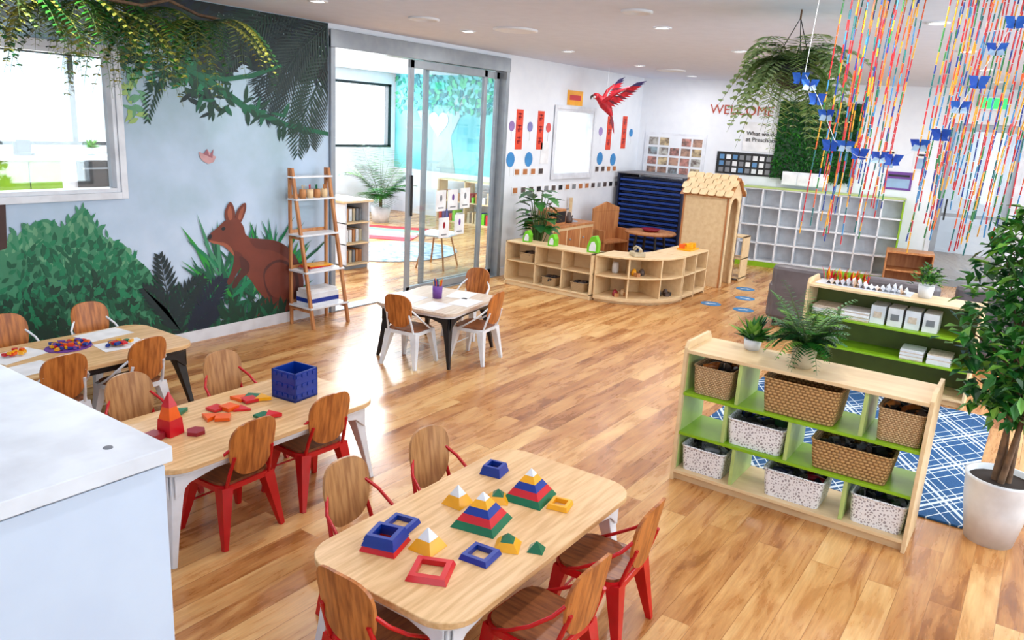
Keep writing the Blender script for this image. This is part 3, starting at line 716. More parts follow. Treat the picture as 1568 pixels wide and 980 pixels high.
def bits(name,loc,n,rx,ry,cols,tray=None):
    mb=MB()
    if tray: mb.prism([(rx*1.15*math.cos(a*PI/8),ry*1.2*math.sin(a*PI/8)) for a in range(16)],0,.006,tray)
    for i in range(n):
        a=R(0,6.28); q=math.sqrt(R(0,1)); mb.box((rx*q*math.cos(a),ry*q*math.sin(a),.012+R(0,.016)),(R(.02,.045),R(.015,.03),.015),random.choice(cols),rz=R(0,3))
    mb.obj(name,loc)
bits('toy_block_pile',(2.27,4.86,.471),60,.12,.09,[M_tyel,M_tred,M_pur,M_tor,M_tblue],M_pur)
bits('toy_block_pile',(2.5,4.7,.474),16,.09,.05,[M_tyel,M_tred,M_tgrn,M_tblue])
bits('toy_block_pile',(1.98,4.9,.474),12,.07,.05,[M_tyel,M_tred,M_tor])
mb=MB()
for x,y,r in ((4.85,4.35,.2),(5.1,3.95,.15),(5.3,4.15,.3),(4.8,4.05,.1)): mb.box((x,y,.001),(.28,.2,.0015),M_paper,rz=r)
mb.obj('drawing_paper_set',(0,0,.4705))
mb=MB(); mb.lathe([(.0001,0),(.04,0),(.045,.11),(.04,.11),(.037,.01),(.0001,.01)],M_pur,20)
for i in range(16):
    a=R(0,6.28); mb.tube([(math.cos(a)*.02,math.sin(a)*.02,.01),(math.cos(a)*.04,math.sin(a)*.04,R(.15,.18))],.0045,random.choice([M_tred,M_tyel,M_tgrn,M_tblue,M_tor]),5)
mb.obj('pencil_cup',(5.05,4.22,.471))

# ------------------------------------------------------------------ low shelf units near door
mb=MB(); w=1.23; d=.3; h=.55
mb.bx(-w/2,w/2,-d/2,d/2,h-.02,h,M_birch); mb.bx(-w/2,w/2,-d/2,d/2,.05,.07,M_birch); mb.bx(-w/2,w/2,-d/2,d/2-.02,.3,.318,M_birch); mb.bx(-w/2,w/2,d/2-.03,d/2-.015,0,.05,M_birch)
for x in (-w/2+.01,w/2-.01): mb.bx(x-.01,x+.01,-d/2,d/2,0,h,M_birch)
for x in (0.18,-.2): mb.bx(x-.01,x+.01,-d/2,d/2-.02,.07,.53,M_birch)
mb.bx(-w/2,w/2,-d/2,-d/2+.01,.07,.53,M_birch)
mb.obj('low_toy_shelf',(8.0,4.87,0),PI/2,.003)
mb=MB(); 
def arc(r,a0,a1,n=14): return [(r*math.cos(a0+(a1-a0)*i/n),r*math.sin(a0+(a1-a0)*i/n)) for i in range(n+1)]
ann=arc(.78,PI,1.5*PI)+arc(.34,1.5*PI,PI)
for z0,z1 in ((.03,.07),(.3,.318),(.53,.55)): mb.prism(ann,z0,z1,M_birch)
mb.prism(arc(.75,PI,1.5*PI)+arc(.72,1.5*PI,PI),0,.03,M_birch)
for a in (PI,PI+.5236,PI+1.047,1.5*PI):
    c,s=math.cos(a),math.sin(a); mb.box((c*.555,s*.555,.30),(.42,.018,.46),M_birch,rz=a)
mb.prism(arc(.36,PI,1.5*PI)+arc(.345,1.5*PI,PI),.07,.53,M_birch)
mb.obj('curved_toy_shelf',(8.66,4.23,0),0,.003)
mb=MB(); w=.74;d=.42
for z0,z1 in ((.03,.07),(.3,.318),(.53,.55)): mb.bx(-w/2,w/2,-d/2,d/2,z0,z1,M_birch)
for x in (-w/2+.01,0,w/2-.01): mb.bx(x-.01,x+.01,-d/2,d/2,0,.53,M_birch)
mb.bx(-w/2,w/2,-d/2,-d/2+.012,.07,.53,M_birch); mb.obj('low_toy_shelf',(9.05,3.67,0),PI,.003)
for n,(x,y,z) in (('wicker_basket',(8.0,5.2,.319)),('wicker_basket',(8.0,4.86,.071)),('wicker_basket',(8.0,4.45,.071))):
    basket(n,(x-.02,y,z),PI/2,.2,.2,.1,M_wick,[M_brown,M_dark])
def toyset(name,loc,n,r,cols):
    mb=MB()
    for i in range(n):
        x,y=R(-r,r),R(-r*.6,r*.6)
        if i%2: mb.lathe([(.0001,0),(.03,0),(.035,.03),(.02,.07),(.0001,.08)],random.choice(cols),10,(x,y,0))
        else: mb.box((x,y,.02),(.06,.05,.04),random.choice(cols),rz=R(0,3))
    mb.obj(name,loc)
toyset('small_toy_group',(8.08,3.98,.0705),5,.08,[M_birch,M_lad,M_dkred,M_brown]); toyset('small_toy_group',(8.2,3.85,.3185),4,.07,[M_lad,M_brown,M_tyel]); toyset('small_toy_group',(8.5,3.62,.0705),4,.07,[M_brown,M_dark])
for x,y in ((7.98,5.25),(7.98,4.88),(7.98,4.32)):
    mb=MB(); k=1.5 if y<4.5 else 1.1
    pl=[(-.045*k,0),(.045*k,0),(.045*k,.05*k),(.02*k,.12*k),(-.02*k,.13*k),(-.045*k,.08*k)]
    M=Matrix.Rotation(PI/2,4,'X'); mb.prism(pl,-.05,.05,M_lime,M); mb.prism([(p[0]*.6,p[1]*.6+.015) for p in pl],-.053,.053,M_twht,M)
    mb.obj('toy_till',(x,y,.551),PI/2+R(-.4,.4),.004)
mb=MB(); mb.bx(-.09,.09,-.07,.07,0,.05,M_conc); mb.tube([(-.1,0,.07),(-.06,0,.1),(.06,0,.1),(.1,0,.07)],[.025,.015,.015,.025],M_conc,8); mb.lathe([(.04,.05),(.035,.06),(.0001,.06)],M_dark,14); mb.obj('toy_telephone',(8.18,3.85,.551),.8,.01)
mb=MB(); mb.lathe([(.0001,0),(.035,0),(.04,.03),(.04,.1),(.03,.13),(.0001,.13)],M_twht,16); mb.obj('white_jar',(8.15,4.1,.3185))
mb=MB()
for i in range(8): mb.box((R(-.1,.1),R(-.06,.06),.03+R(0,.03)),(.08,.06,.05),random.choice([M_tyel,M_tor,M_tyel]),rz=R(0,3))
mb.bx(-.14,.14,-.09,.09,0,.02,M_tyel); mb.obj('yellow_toy_tray',(9.2,3.65,.551))
mb=MB()
mb.bx(-.55,.55,-.2,.2,.06,.62,M_birch); mb.bx(-.57,.57,-.21,.22,.62,.65,M_lad); mb.bx(-.5,.5,-.18,.17,0,.06,M_birch)
for x in (-.36,0,.36): mb.bx(x-.16,x+.16,.2,.212,.1,.58,M_lad); mb.ell((x+.12,.225,.45),(.015,.015,.015),M_alu)
mb.bx(-.55,-.5,-.2,-.17,.65,.95,M_birch); mb.bx(.1,.45,-.12,.12,.65,.86,M_lad); mb.bx(.12,.35,.12,.125,.68,.83,M_dark)
mb.lathe([(.1,.0),(.09,.01),(.0001,.012)],M_alu,16,(-.25,0,.65)); mb.tube([(-.25,-.15,.65),(-.25,-.15,.8),(-.25,-.05,.82)],.01,M_alu)
mb.obj('play_kitchen',(9.32,5.58,0),PI,.004)
mb=MB(); mb.lathe([(.0001,0),(.05,0),(.06,.05),(.03,.1),(.025,.14),(.0001,.15)],M_brown,14); mb.tube([(.05,0,.04),(.1,0,.09)],.01,M_brown); mb.obj('wooden_teapot',(9.4,5.52,.651))
mb=MB(); mb.bx(-.3,.3,-.015,.015,0,.75,M_lad); mb.prism([(-.3,.0),(.3,0),(.3,.05),(0,.14),(-.3,.05)],-.015,.015,M_lad,Matrix.Translation((0,0,.75))@Matrix.Rotation(PI/2,4,'X')); mb.bx(-.3,.3,0,.25,.3,.33,M_lad); mb.bx(-.3,-.27,0,.25,0,.5,M_lad); mb.bx(.27,.3,0,.25,0,.5,M_lad)
mb.obj('wooden_play_bench',(10.45,5.5,0),PI-.2,.004)
mb=MB(); mb.lathe([(.0001,.52),(.36,.52),(.37,.535),(.36,.55),(.0001,.55)],M_lad,28)
for i in range(4):
    a=PI/4+i*PI/2; mb.tube([(.2*math.cos(a),.2*math.sin(a),.52),(.28*math.cos(a),.28*math.sin(a),0)],.02,M_dark,8)
mb.lathe([(.0001,.55),(.1,.555),(.14,.59),(.13,.59),(.0001,.56)],M_dkred,16)
mb.obj('round_play_table',(10.35,4.7,0))
mb=MB()
mb.bx(-.56,-.53,-.36,.36,0,1.28,M_dkbl); mb.bx(.53,.56,-.36,.36,0,1.28,M_dkbl); mb.bx(-.56,.56,-.36,.36,0,.05,M_dkbl)
for i in range(15):
    z=.09+i*.078
    mb.prism(rrect(1.04,.66,.04,4),z,z+.018,M_bed); mb.bx(-.52,.52,.3,.345,z-.012,z+.022,M_bed); mb.bx(-.5,.5,.28,.30,z+.03,z+.055,M_dkbl)
mb.bx(-.57,.57,-.37,.37,1.28,1.3,M_grey)
mb.obj('stacked_nap_beds',(11.6,5.2,0),PI/2,.003)
mb=MB()
hx,hy=.24,.31
mb.bx(-hx,-hx+.02,-hy,hy,0,1.2,M_birch); mb.bx(hx-.02,hx,-hy,hy,0,1.2,M_birch)
for yy in (-hy,hy-.02):
    o=[(-hx,0),(-hx,1.2),(0,1.42),(hx,1.2),(hx,0),(.15,0),(.15,1.02)]+[(.15*math.cos(a),1.02+.15*math.sin(a)) for a in [PI*i/10 for i in range(1,10)]]+[(-.15,1.02),(-.15,0)]
    M=Matrix.Translation((0,yy+.02,0))@Matrix.Rotation(PI/2,4,'X'); mb.prism(o,0,.02,M_birch,M)
mb.bx(-hx-.008,-hx,-hy,-hy+.025,0,1.18,M_lad); mb.bx(-hx-.008,-hx,hy-.025,hy,0,1.18,M_lad)
for sx in (-1,1):
    for r in range(4):
        t0=r/4; 
        for k in range(6):
            yc=-hy-.03+(k+.5)*(2*hy+.06)/6+(0.05 if r%2 else 0)-.02
            c=Vector((sx*(hx+.05)*(1-(t0+.14)),yc,1.19+.25*(t0+.14)))
            ang=math.atan2(.25,(hx+.05))*(1 if sx<0 else -1)
            M=Matrix.Translation(c)@Matrix.Rotation(-ang,4,'Y')
            mb.prism(rrect(.12,.104,.03,3),0.004,.018,M_birch,M)
    mb.add([(sx*(hx+.05),-hy-.04,1.175),(sx*(hx+.05),hy+.04,1.175),(0,hy+.04,1.43),(0,-hy-.04,1.43)],[(0,1,2,3)],M_lad)
mb.obj('playhouse_arch',(10.1,3.74,0),0,.003)
mb=MB(); mb.bx(-.2,.2,-.14,.14,.03,.05,M_birch); mb.bx(-.2,.2,-.14,.14,.3,.32,M_birch); mb.bx(-.2,.2,-.14,.14,.6,.62,M_birch); mb.bx(-.2,-.18,-.14,.14,0,.62,M_birch); mb.bx(.18,.2,-.14,.14,0,.62,M_birch); mb.obj('wooden_side_shelf',(10.7,3.6,0),PI/2,.003)

# ------------------------------------------------------------------ back wall fittings
mb=MB(); W=2.25;D=.3;h=1.2
mb.bx(-W/2,W/2,-D/2,D/2,0,.08,M_green); mb.bx(-W/2,W/2,-D/2,-D/2+.01,.08,h,M_twht)
n=8
for i in range(n+1):
    x=-W/2+.012+i*(W-.024)/n; mb.bx(x-.012,x+.012,-D/2,D/2,.08,h,M_green if i==0 else M_twht)
for r in range(5):
    z=.09+r*(h-.1)/4; mb.bx(-W/2,W/2,-D/2,D/2,z-.01,z+.012,M_twht)
mb.bx(-W/2-.01,W/2+.01,-D/2,D/2+.01,h,h+.02,M_green2)
x,y=bw(2.96,.17); mb.obj('cubby_locker_shelf',(x,y,0),BRZ,.002)
mb=MB(); mb.bx(-.3,.3,-.2,.2,.0,.02,M_lad); mb.bx(-.3,.3,-.2,.2,.5,.53,M_lad); mb.bx(-.3,-.28,-.2,.2,0,.5,M_lad); mb.bx(.28,.3,-.2,.2,0,.5,M_lad); mb.bx(-.3,.3,-.2,.2,.25,.27,M_lad); mb.bx(-.3,.3,-.2,-.19,0,.5,M_lad)
x,y=bw(4.25,.6); mb.obj('wooden_cube_shelf',(x,y,0),BRZ,.003)
mb=MB(); mb.bx(-.5,.5,0,.02,-.36,.36,M_trim); mb.bx(-.46,.46,.02,.024,-.32,.32,M_wall)
for i in range(5):
    for j in range(4):
        if (i,j)==(2,3): continue
        c=random.choice([(190,150,130),(150,170,180),(210,190,150),(140,150,140),(200,140,130),(190,190,184)]); mb.bx(-.44+i*.18,-.29+i*.18,.024,.028,-.3+j*.155,-.18+j*.155,mat('photo_%d_%d_%d'%c,c,.4,c2=(100,84,80),scale=14))
mb.obj('photo_collage_frame',(*bw(.62,0.001),1.57),BRZ)
mb=MB(); mb.bx(-.43,.43,0,.01,-.17,.17,M_dark)
for i in range(8):
    for j in range(3): mb.bx(-.4+i*.102,-.33+i*.102,.01,.013,-.14+j*.1,-.07+j*.1,random.choice([M_paper,M_grey,M_twht,mat('ph_b',(90,140,190),.4)]))
mb.obj('display_strip_poster',(*bw(1.74,0.001),1.53),BRZ)
mb=MB(); mb.bx(-.58,.58,0,.03,-.57,.57,M_lf2)
for i in range(3600):
    mb.leaf((R(-.58,.58),.03,R(-.57,.57)),(R(-1,1),R(.2,1),R(-1,.6)),R(.04,.08),R(.02,.04),random.choice([M_lf1,M_lf2,M_lf1,mat('leaf_mid',(44,120,50),.5),M_lf2]))
mb.obj('foliage_panel',(*bw(2.75,0.001),1.93),BRZ)
mb=MB(); mb.bx(-.33,.33,0,.05,-.1,.1,M_twht)
for x in (-.22,0,.22): mb.bx(x-.1,x+.1,.05,.06,-.09,.06,M_paper)
mb.obj('document_holder',(*bw(2.68,.11),1.37),BRZ)
mb=MB(); mb.bx(-.27,.27,0,.01,-.22,.22,M_paper); mb.obj('information_sign',(*bw(1.95,0.001),1.95),BRZ)
def text(name,body,size,loc,rz,m):
    c=bpy.data.curves.new(name,'FONT'); c.body=body; c.size=size; c.extrude=.003; c.align_x='CENTER'; c.materials.append(m)
    o=bpy.data.objects.new(name,c); scene.collection.objects.link(o); o.location=loc; o.rotation_euler=(PI/2,0,rz); return o
text('welcome_lettering','WELCOME',.2,(*bw(1.6,.006),2.27),-(PI/2-TH),mat('letter_terracotta',(180,70,50),.6))
text('sign_lettering','What we do\nat Preschool',.09,(*bw(1.95,.017),1.97),-(PI/2-TH),M_dark)
for s,z,w,h,c in ((3.95,1.45,.36,.26,M_pur),(4.2,1.75,.2,.28,M_paper),(5.75,1.6,.3,.4,M_paper),(3.75,1.75,.25,.3,M_paper)):
    mb=MB(); mb.bx(-w/2,w/2,0,.008,-h/2,h/2,c); mb.bx(-w/2+.03,w/2-.03,.008,.01,-h/2+.03,h/2-.1,mat('notice_blue',(150,180,215),.6)); mb.bx(-w/2+.04,w/2-.04,.008,.01,h/2-.07,h/2-.04,M_dark); mb.obj('notice_poster',(*bw(s,0.001),z),BRZ)
mb=MB(); mb.bx(-.45,.45,0,.25,0,.03,M_lad); mb.bx(-.35,-.32,0,.2,-.15,0,M_lad); mb.bx(.32,.35,0,.2,-.15,0,M_lad)
for x in (-.25,.1,.3):
    mb.lathe([(.0001,.03),(.05,.03),(.06,.12),(.0001,.11)],M_brown,12,(x,.12,0))
    for i in range(40): a=R(0,6.28); mb.leaf((x,.12,.12),(math.cos(a),math.sin(a),R(-.3,1)),R(.08,.18),.04,random.choice([M_lf1,M_lf2]))
mb.obj('plant_bracket_shelf',(*bw(5.95,.001),2.0),BRZ)

# ------------------------------------------------------------------ white wall decorations
def decal(name,x,z,w,h,m,extra=None):
    mb=MB(); mb.bx(-w/2,w/2,0,.006,-h/2,h/2,m)
    if extra: extra(mb)
    mb.obj(name,(x,WY-.0065,z),0)
def chars(mb):
    for k in range(3):
        z=.16-k*.15
        for (a,b,c,d) in ((-.04,.04,z+.03,z+.045),(-.04,.04,z-.01,z+.003),(-.006,.006,z-.04,z+.05),(-.035,-.02,z-.04,z)): mb.bx(a,b,-.003,0,c,d,M_dkred)
M_ban=mat('banner_red',(226,72,44),.6)
for x,z in ((8.5,1.88),(9.0,1.88),(10.95,1.88),(11.45,1.9)): decal('paper_banner',x,z,.15,.5,M_ban,chars)
for x,z,c in ((8.34,1.5,mm('wb',(60,140,205))),(8.76,1.5,mm('wb',(60,140,205))),(10.72,1.5,mm('wb',(60,140,205))),(11.15,1.48,mm('wb',(60,140,205))),(8.33,1.92,mm('wp',(150,120,180))),(8.75,1.92,mm('wq',(130,130,190))),(9.2,1.92,mm('wr',(220,90,90))),(10.68,1.9,mm('wp2',(160,140,200))),(11.7,1.9,mm('wb',(60,140,205)))):
    mb=MB(); r=.09 if z<1.6 else .06; mb.prism([(r*math.cos(a*PI/12),r*1.05*math.sin(a*PI/12)) for a in range(24)],0,.004,c,Matrix.Rotation(PI/2,4,'X')); mb.bx(-.003,.003,-.003,0,-r-.12,-r,M_paper)
    mb.obj('paper_balloon',(x,WY-.002,z))
mb=MB()
M_pho=mat('ph_o',(190,120,70),.5)
for k in range(16):
    x=8.48+k*.19
    mb.bx(x-.07,x+.07,-.006,0,-.05,.05,M_paper); mb.bx(x-.05,x+.05,-.008,-.006,-.034,.034,random.choice([M_dark,M_brown,M_grey,M_pho]))
for x0,n in ((8.5,4),(10.65,4)):
    for k in range(n):
        x=x0+k*.19; mb.bx(x-.07,x+.07,-.006,0,.19,.29,M_paper); mb.bx(x-.05,x+.05,-.008,-.006,.205,.275,random.choice([M_dark,M_brown,M_grey,M_pho]))
mb.obj('pinned_photo_row',(0,WY,1.1))
decal('yellow_sign',9.85,2.34,.42,.2,M_tyel,lambda mb: [mb.bx(-.15,.15,-.003,0,-.03,.04,M_tred)])
decal('notice_poster',9.14,1.58,.2,.28,M_paper)

# parrot hanging from ceiling
mb=MB()
mr=mat('feather_red',(206,26,44),.6,c2=(160,14,34),scale=20); my=mat('feather_dark',(110,20,44),.6); mbk=mat('beak',(40,34,34),.4); mfb=mat('feather_blue',(50,40,90),.6)
mb.tube([(-.17,0,.10),(-.13,0,.11),(-.09,0,.08),(-.03,0,.02),(.04,0,-.05),(.09,0,-.13)],[.012,.045,.05,.068,.055,.022],mr,12)
mb.ell((-.15,0,.115),(.048,.042,.044),mr,12); mb.ell((-.172,0,.105),(.024,.043,.024),M_twht,10)
mb.tube([(-.19,0,.12),(-.218,0,.10),(-.220,0,.065)],[.02,.013,.002],mbk,8)
for s in (-1,1): mb.ell((-.168,s*.04,.122),(.006,.004,.006),mbk,8)
for k in range(7): mb.leaf((.08,(k-3)*.012,-.11),(.25+.05*(k-3),(k-3)*.05,-1),.27-.02*abs(k-3),.04,mr if k%2 else my,up=Vector((0,1,0)),fold=0)
for s,lift,sw in ((1,1.0,.6),(-1,.85,1.0)):
    tip=Vector((-.03+.28*sw,s*.17,.05+.24*lift))
    mb.tube([(-.05,s*.04,.05),(Vector((-.05,s*.04,.05))+tip)/2+Vector((0,s*.05,.03)),tip],[.032,.022,.008],mr,8)
    for k in range(13):
        t=k/12; b=Vector((-.04,s*.045,.04)).lerp(tip,t)
        dv=Vector((.9,s*(.1+.5*t),-.55+1.1*t*lift)); mb.leaf(b,dv,.14+.11*t,.05,(mfb if k>10 else my if k%3==2 else mr),up=Vector((0,1,.3)),fold=0)
mb.tube([(0,0,.06),(0,0,.5)],.0015,M_twht,4)
mb.obj('hanging_toy_parrot',(9.62,5.2,2.25),-.80)

# ------------------------------------------------------------------ armchairs, craft item, rug, floor dots
mb=MB()
mb.prism(rrect(.7,.62,.1,6),.08,.32,M_sofa); mb.prism(rrect(.7,.2,.09,6,0,-.22),.08,.66,M_sofa)
for sx in (-1,1): mb.prism(rrect(.16,.6,.07,6,sx*.29,0),.08,.48,M_sofa)
for sx in (-1,1):
    for sy in (-1,1): mb.tube([(sx*.27,sy*.23,0),(sx*.27,sy*.23,.08)],.02,M_dark,8)
me=mb.obj('kids_armchair',(8.65,2.0,0),-PI/2,.04).data
place(me,'kids_armchair',(8.3,1.1,0),PI/2,.04)
place(me,'kids_armchair',(8.6,.3,0),PI/2,.04)
mb=MB()
# folded paper dragon: accordion body with a fringed mane
for i in range(14):
    y=-.33+i*.045; h=.05+.02*math.sin(i*.9)
    mb.add([(-.07,y,0),(.07,y,0),(.06,y+.022,h),(-.06,y+.022,h)],[(0,1,2,3)],M_twht)
    mb.add([(-.06,y+.022,h),(.06,y+.022,h),(.07,y+.045,0),(-.07,y+.045,0)],[(0,1,2,3)],M_twht if i%4 else M_tyel)
for i in range(36): mb.leaf((.09,.0+i*.010,.0),(R(-.1,.3),R(-.3,.3),1),R(.09,.14),.03,[M_tred,M_tor,M_tyel,M_tred,M_lime][i%5])
mb.bx(-.10,.14,-.36,.38,-.002,.003,M_twht)
mb.obj('paper_craft_model',(6.95,1.17,.803))
mb=MB(); mb.bx(4.55,6.7,.08,1.75,.001,.014,M_rug); mb.obj('lattice_rug',bevel=.004)
M_dot=mat('floor_dot_blue',(50,130,190),.5)
for x,y in ((10.1,3.15),(8.86,3.15),(8.85,2.75),(10.06,2.7),(9.5,2.95)):
    mb=MB(); mb.prism([(.12*math.cos(a*PI/12),.12*math.sin(a*PI/12)) for a in range(24)],0.0005,.002,M_dot); mb.prism([(-.06,-.015),(.02,-.015),(.02,-.04),(.07,0),(.02,.04),(.02,.015),(-.06,.015)],.002,.003,M_twht); mb.obj('floor_arrow_sticker',(x,y,0),R(0,6))

# ------------------------------------------------------------------ straw curtain + garland
scols=[M_tred,mat('straw_green',(36,130,54),.4),M_tblue,M_tyel,M_tor,mat('straw_teal',(20,110,110),.4),M_tred,mat('straw_sky',(60,140,200),.4),M_tred,M_tyel]
def curtain(name,x,rows,y0,y1,n,lmin,lmax,slant=0):
    mb=MB(); 
    for r in range(rows):
        xx=r*.17
        mb.tube([(xx,y0-.03,0),(xx,y1+.03,0)],.005,M_grey,6)
        for i in range(n):
            y=y0+(y1-y0)*(i+.5+R(-.3,.3))/n; l=R(lmin,lmax); z=-.004; sw=R(-.025,.025)+slant; sx=R(-.03,.03); amp=R(.002,.007); ph=R(0,6)
            j=random.randrange(len(scols))
            f=lambda q:(xx+sx*(-q)+amp*math.cos(q*9+ph),y+sw*(-q)+amp*math.sin(q*8+ph),q)
            while z>-l:
                seg=R(.04,.07)
                mb.tube([f(z),f(z-seg+.004)],.0038,scols[(j+random.randrange(3))%len(scols)],5,cap=False); z-=seg; j+=1
    for yy in (y0,y1): mb.tube([(0,yy,0),(0,yy,.018)],.003,M_dark,4)
    mb.tube([(0,y0,.0),(rows*.17-.17,y0,.0)],.005,M_grey,6); mb.tube([(0,y1,.0),(rows*.17-.17,y1,.0)],.005,M_grey,6)
    mb.obj(name,(x,0,2.75))
curtain('straw_bead_curtain',4.50,3,.74,1.10,10,.85,1.32,.03)
curtain('straw_bead_curtain',4.42,3,.14,.60,13,.9,1.32,.03)
mb=MB(); mf=mat('flower_blue',(30,105,205),.5,c2=(14,66,180)); mf2=mat('flower_pale',(180,212,240),.5)
gp=[Vector(p) for p in ((4.2,1.156,2.306),(4.12,1.051,2.185),(4.12,.945,1.989),(4.12,.829,1.92),(4.12,.657,1.915),(4.12,.485,2.046),(4.1,.394,2.26),(4.08,.285,2.527),(4.08,.255,2.768))]
mb.tube(gp,.002,M_twht,4); mb.tube([gp[0],Vector((4.3,1.16,2.768))],.0015,M_twht,4)
for i in range(len(gp)-1):
    for k in range(2):
        p=gp[i].lerp(gp[i+1],k/2)+Vector((R(-.02,.02),R(-.02,.02),R(-.03,.02)))
        nrm=Vector((-1,R(-.5,.3),R(-.4,.4))).normalized(); s1=nrm.cross(Vector((0,0,1))).normalized(); s2=s1.cross(nrm)
        for sg in (1,-1):
            mb.leaf(p,s1*sg+s2*.7+nrm*.35,.055,.045,mf,up=nrm,fold=.1); mb.leaf(p,s1*sg-s2*.6+nrm*.35,.042,.036,mf2 if k else mf,up=nrm,fold=.1)
        mb.tube([p-s2*.02,p+s2*.02],.003,M_dark,5)
mb.obj('paper_butterfly_garland')

# ------------------------------------------------------------------ adjoining-room contents
mb=MB(); mb.bx(3.0,5.2,10.9,11.45,0,1.14,M_green); mb.bx(5.2,6.3,10.9,11.45,0,1.14,M_trim); mb.bx(2.95,6.35,10.85,11.48,1.14,1.19,M_twht)
for x in (3.6,4.2,4.8): mb.bx(x-.004,x+.004,10.89,10.9,.1,1.12,M_dark)
mb.bx(5.4,6.0,10.87,10.9,.55,1.12,M_dark); mb.bx(5.45,5.95,10.84,10.86,1.02,1.04,M_alu); mb.obj('kitchen_bench')
mb=MB(); mb.bx(-.1,.1,-.08,.08,0,.04,M_dark); mb.bx(-.09,.09,.0,.02,.04,.2,M_dark); mb.tube([(-.12,-.02,.03),(-.12,-.02,.18)],.02,M_dark,8); mb.obj('desk_phone',(4.85,11.1,1.191))
mb=MB(); mb.lathe([(.0001,0),(.06,0),(.07,.1),(.0001,.09)],M_pot,14)
for i in range(50): a=R(0,6.28); mb.leaf((0,0,.09),(math.cos(a),math.sin(a),R(0,1.5)),R(.08,.18),.04,M_lf3)
mb.obj('potted_leafy_plant',(5.75,11.15,1.191))
mb=MB(); w=.42
mb.bx(-w/2,-w/2+.02,-.3,.3,.05,.86,M_trim); mb.bx(w/2-.02,w/2,-.3,.3,.05,.86,M_trim); mb.bx(-w/2,w/2,.28,.3,.05,.86,M_trim)
mb.prism([(-.25,-.33),(.25,-.33),(.25,.33),(-.25,.33)],.86,.89,M_birch)
for z in (.05,.32,.59): mb.bx(-w/2,w/2,-.3,.28,z,z+.02,M_birch)
for z in (.07,.34,.61):
    for i in range(6): mb.box((-.15+i*.06,-.05,z+.08),(.045,.3,.16),random.choice([M_paper,M_birch,M_lad,M_conc,M_grey]))
mb.bx(-.2,.2,-.28,.28,0,.05,M_grey); mb.obj('book_cabinet',(7.1,7.6,0),0,.004)
mb=MB(); mb.bx(-1,1,-.15,.15,0,.03,M_birch)
for z in (.4,.8): mb.bx(-1,1,-.15,.15,z,z+.02,M_birch)
for x in (-1,-.33,.33,1): mb.bx(x-.012,x+.012,-.15,.15,0,.82,M_birch)
for z in (.03,.42):
    for i in range(22):
        x=-.93+i*.088
        if min(abs(x+.33),abs(x-.33))<.05: continue
        mb.bx(x,x+R(.03,.07),-.1,.12,z,z+R(.1,.24),random.choice([M_tred,M_tblue,M_lime,M_paper,M_birch,M_conc,M_paper,M_lad]))
mb.obj('book_shelf',(11.9,8.9,0),PI/2)
mb=MB(); mb.prism(rrect(.55,.45,.06,5),.44,.46,M_twht)
for sx in (-1,1):
    for sy in (-1,1): mb.tube([(sx*.16,sy*.12,.44),(sx*.25,sy*.2,0)],.013,M_lad,8)
mb.obj('dowel_leg_table',(8.05,6.75,0),.3)
M_rr=mat('round_rug_blue',(176,190,198),.95,c2=(90,116,132),scale=9); mb=MB(); mb.prism([(1.0*math.cos(a*PI/24),.8*math.sin(a*PI/24)) for a in range(48)],.001,.012,M_rr); mb.obj('round_rug',(8.5,7.9,0))
mb=MB()
for i,c in enumerate([mat('rug_red',(200,60,70),.9),mat('rug_pink',(216,130,138),.9),mat('rug_cream',(230,210,160),.9),mat('rug_mint',(130,176,146),.9),mat('rug_red',(200,60,70),.9)]):
    mb.bx(-.75+i*.3,-.45+i*.3,-.6,.6,.001,.012,c)
mb.obj('striped_rug',(9.7,9.3,0),.5)

# ------------------------------------------------------------------ ceiling fittings & lights
M_lamp=mat('lamp_glow',(255,252,248),.4,emit=8)
def area(name,loc,rot,sx,sy,power,color=(1,1,1),shape='RECTANGLE'):
    l=bpy.data.lights.new(name,'AREA'); l.shape=shape; l.size=sx
    if shape=='RECTANGLE': l.size_y=sy
    l.energy=power; l.color=color
    o=bpy.data.objects.new(name,l); scene.collection.objects.link(o); o.location=loc; o.rotation_euler=rot; return o
for x in (.6,2.4,4.2,6.0,7.8,9.6,11.35):
    for y in (4.75,2.8,.85,-1.1):
        mb=MB(); mb.lathe([(.075,0),(.075,-.008),(.055,-.01),(.052,-.002)],M_twht,20); mb.lathe([(.052,-.003),(.0001,-.003)],M_lamp,20); mb.obj('downlight',(x,y,H-.001))
        pw=10
        if x<1: pw=3
        area('downlight_lamp',(x,y,H-.02),(0,0,0),.12,.12,pw,(1,.985,.975),'DISK')
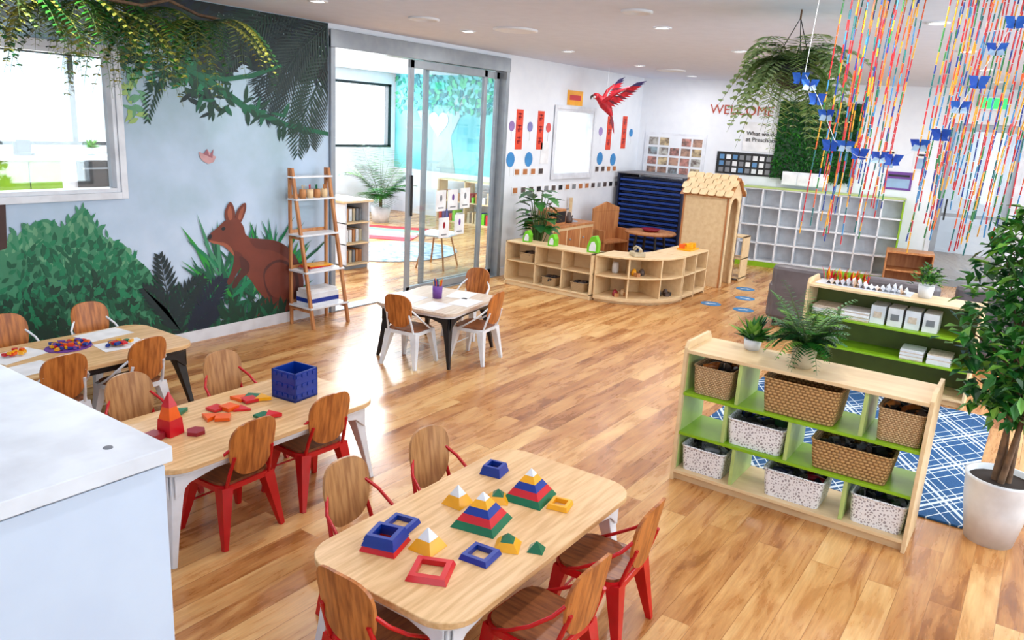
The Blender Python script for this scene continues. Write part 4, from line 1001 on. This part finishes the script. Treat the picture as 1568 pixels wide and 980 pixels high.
for x,y,r in ((5.18,4.57,.13),(5.95,4.18,.2),(5.14,2.6,.11),(10.26,4.6,.2)):
    mb=MB(); mb.lathe([(r,0),(r,-.012),(r*.8,-.02),(r*.75,-.008),(r*.5,-.016),(r*.45,-.006),(.0001,-.012)],M_wall,28); mb.obj('ceiling_vent',(x,y,H-.0005))
area('daylight_lamp',(1.8,-2.3,1.48),(PI/2,0,0),3.2,1.95,42,(.9,.95,1))  # added fill light outside an unseen right-wall window
area('daylight_lamp',(5.5,-2.3,1.48),(PI/2,0,0),3.2,1.95,110,(.9,.95,1))  # added fill, next right-wall opening
area('daylight_lamp',(9.2,-2.3,1.48),(PI/2,0,0),3.2,1.95,120,(.9,.95,1))  # added fill, last right-wall opening
area('daylight_lamp',(-1.85,2,1.6),(0,-PI/2,0),1.6,4,32,(.85,.93,1))  # added fill through the opening behind the camera
area('daylight_lamp',(7.3,11.75,1.95),(-PI/2,0,0),9.6,1.3,620,(.9,.96,1))
area('ceiling_panel_lamp',(8.5,8.5,H-.02),(0,0,0),1.2,.3,200,(.95,.98,1))  # added light without a fixture, brightens the adjoining room
area('ceiling_panel_lamp',(4.0,8.5,H-.02),(0,0,0),1.2,.3,90,(.95,.98,1))  # second added light for the adjoining room
area('ceiling_panel_lamp',(14.8,1.0,H-.02),(0,0,0),1.2,.3,60)  # added light without a fixture, brightens the corridor behind the glass door
w=bpy.data.worlds.new('World'); scene.world=w; w.use_nodes=True; w.node_tree.nodes['Background'].inputs[0].default_value=(.85,.93,1,1); w.node_tree.nodes['Background'].inputs[1].default_value=2.0

# ------------------------------------------------------------------ camera
cam=bpy.data.cameras.new('camera'); co=bpy.data.objects.new('camera',cam); scene.collection.objects.link(co); scene.camera=co
cam.sensor_width=36; cam.lens=36*1190/1568; cam.clip_start=.02
up=Vector((.0564,.9667,.2495)).normalized(); d1=Vector((.572,.1667,-.803)); d1=(d1-up*d1.dot(up)).normalized(); yy=up.cross(d1)
Mx=Matrix(((d1.x,d1.y,d1.z),(yy.x,yy.y,yy.z),(up.x,up.y,up.z)))
co.matrix_world=Matrix.Translation((0,0,2.0))@Mx.to_4x4()
scene.view_settings.view_transform='Standard'; scene.view_settings.look='None'; scene.view_settings.exposure=.22
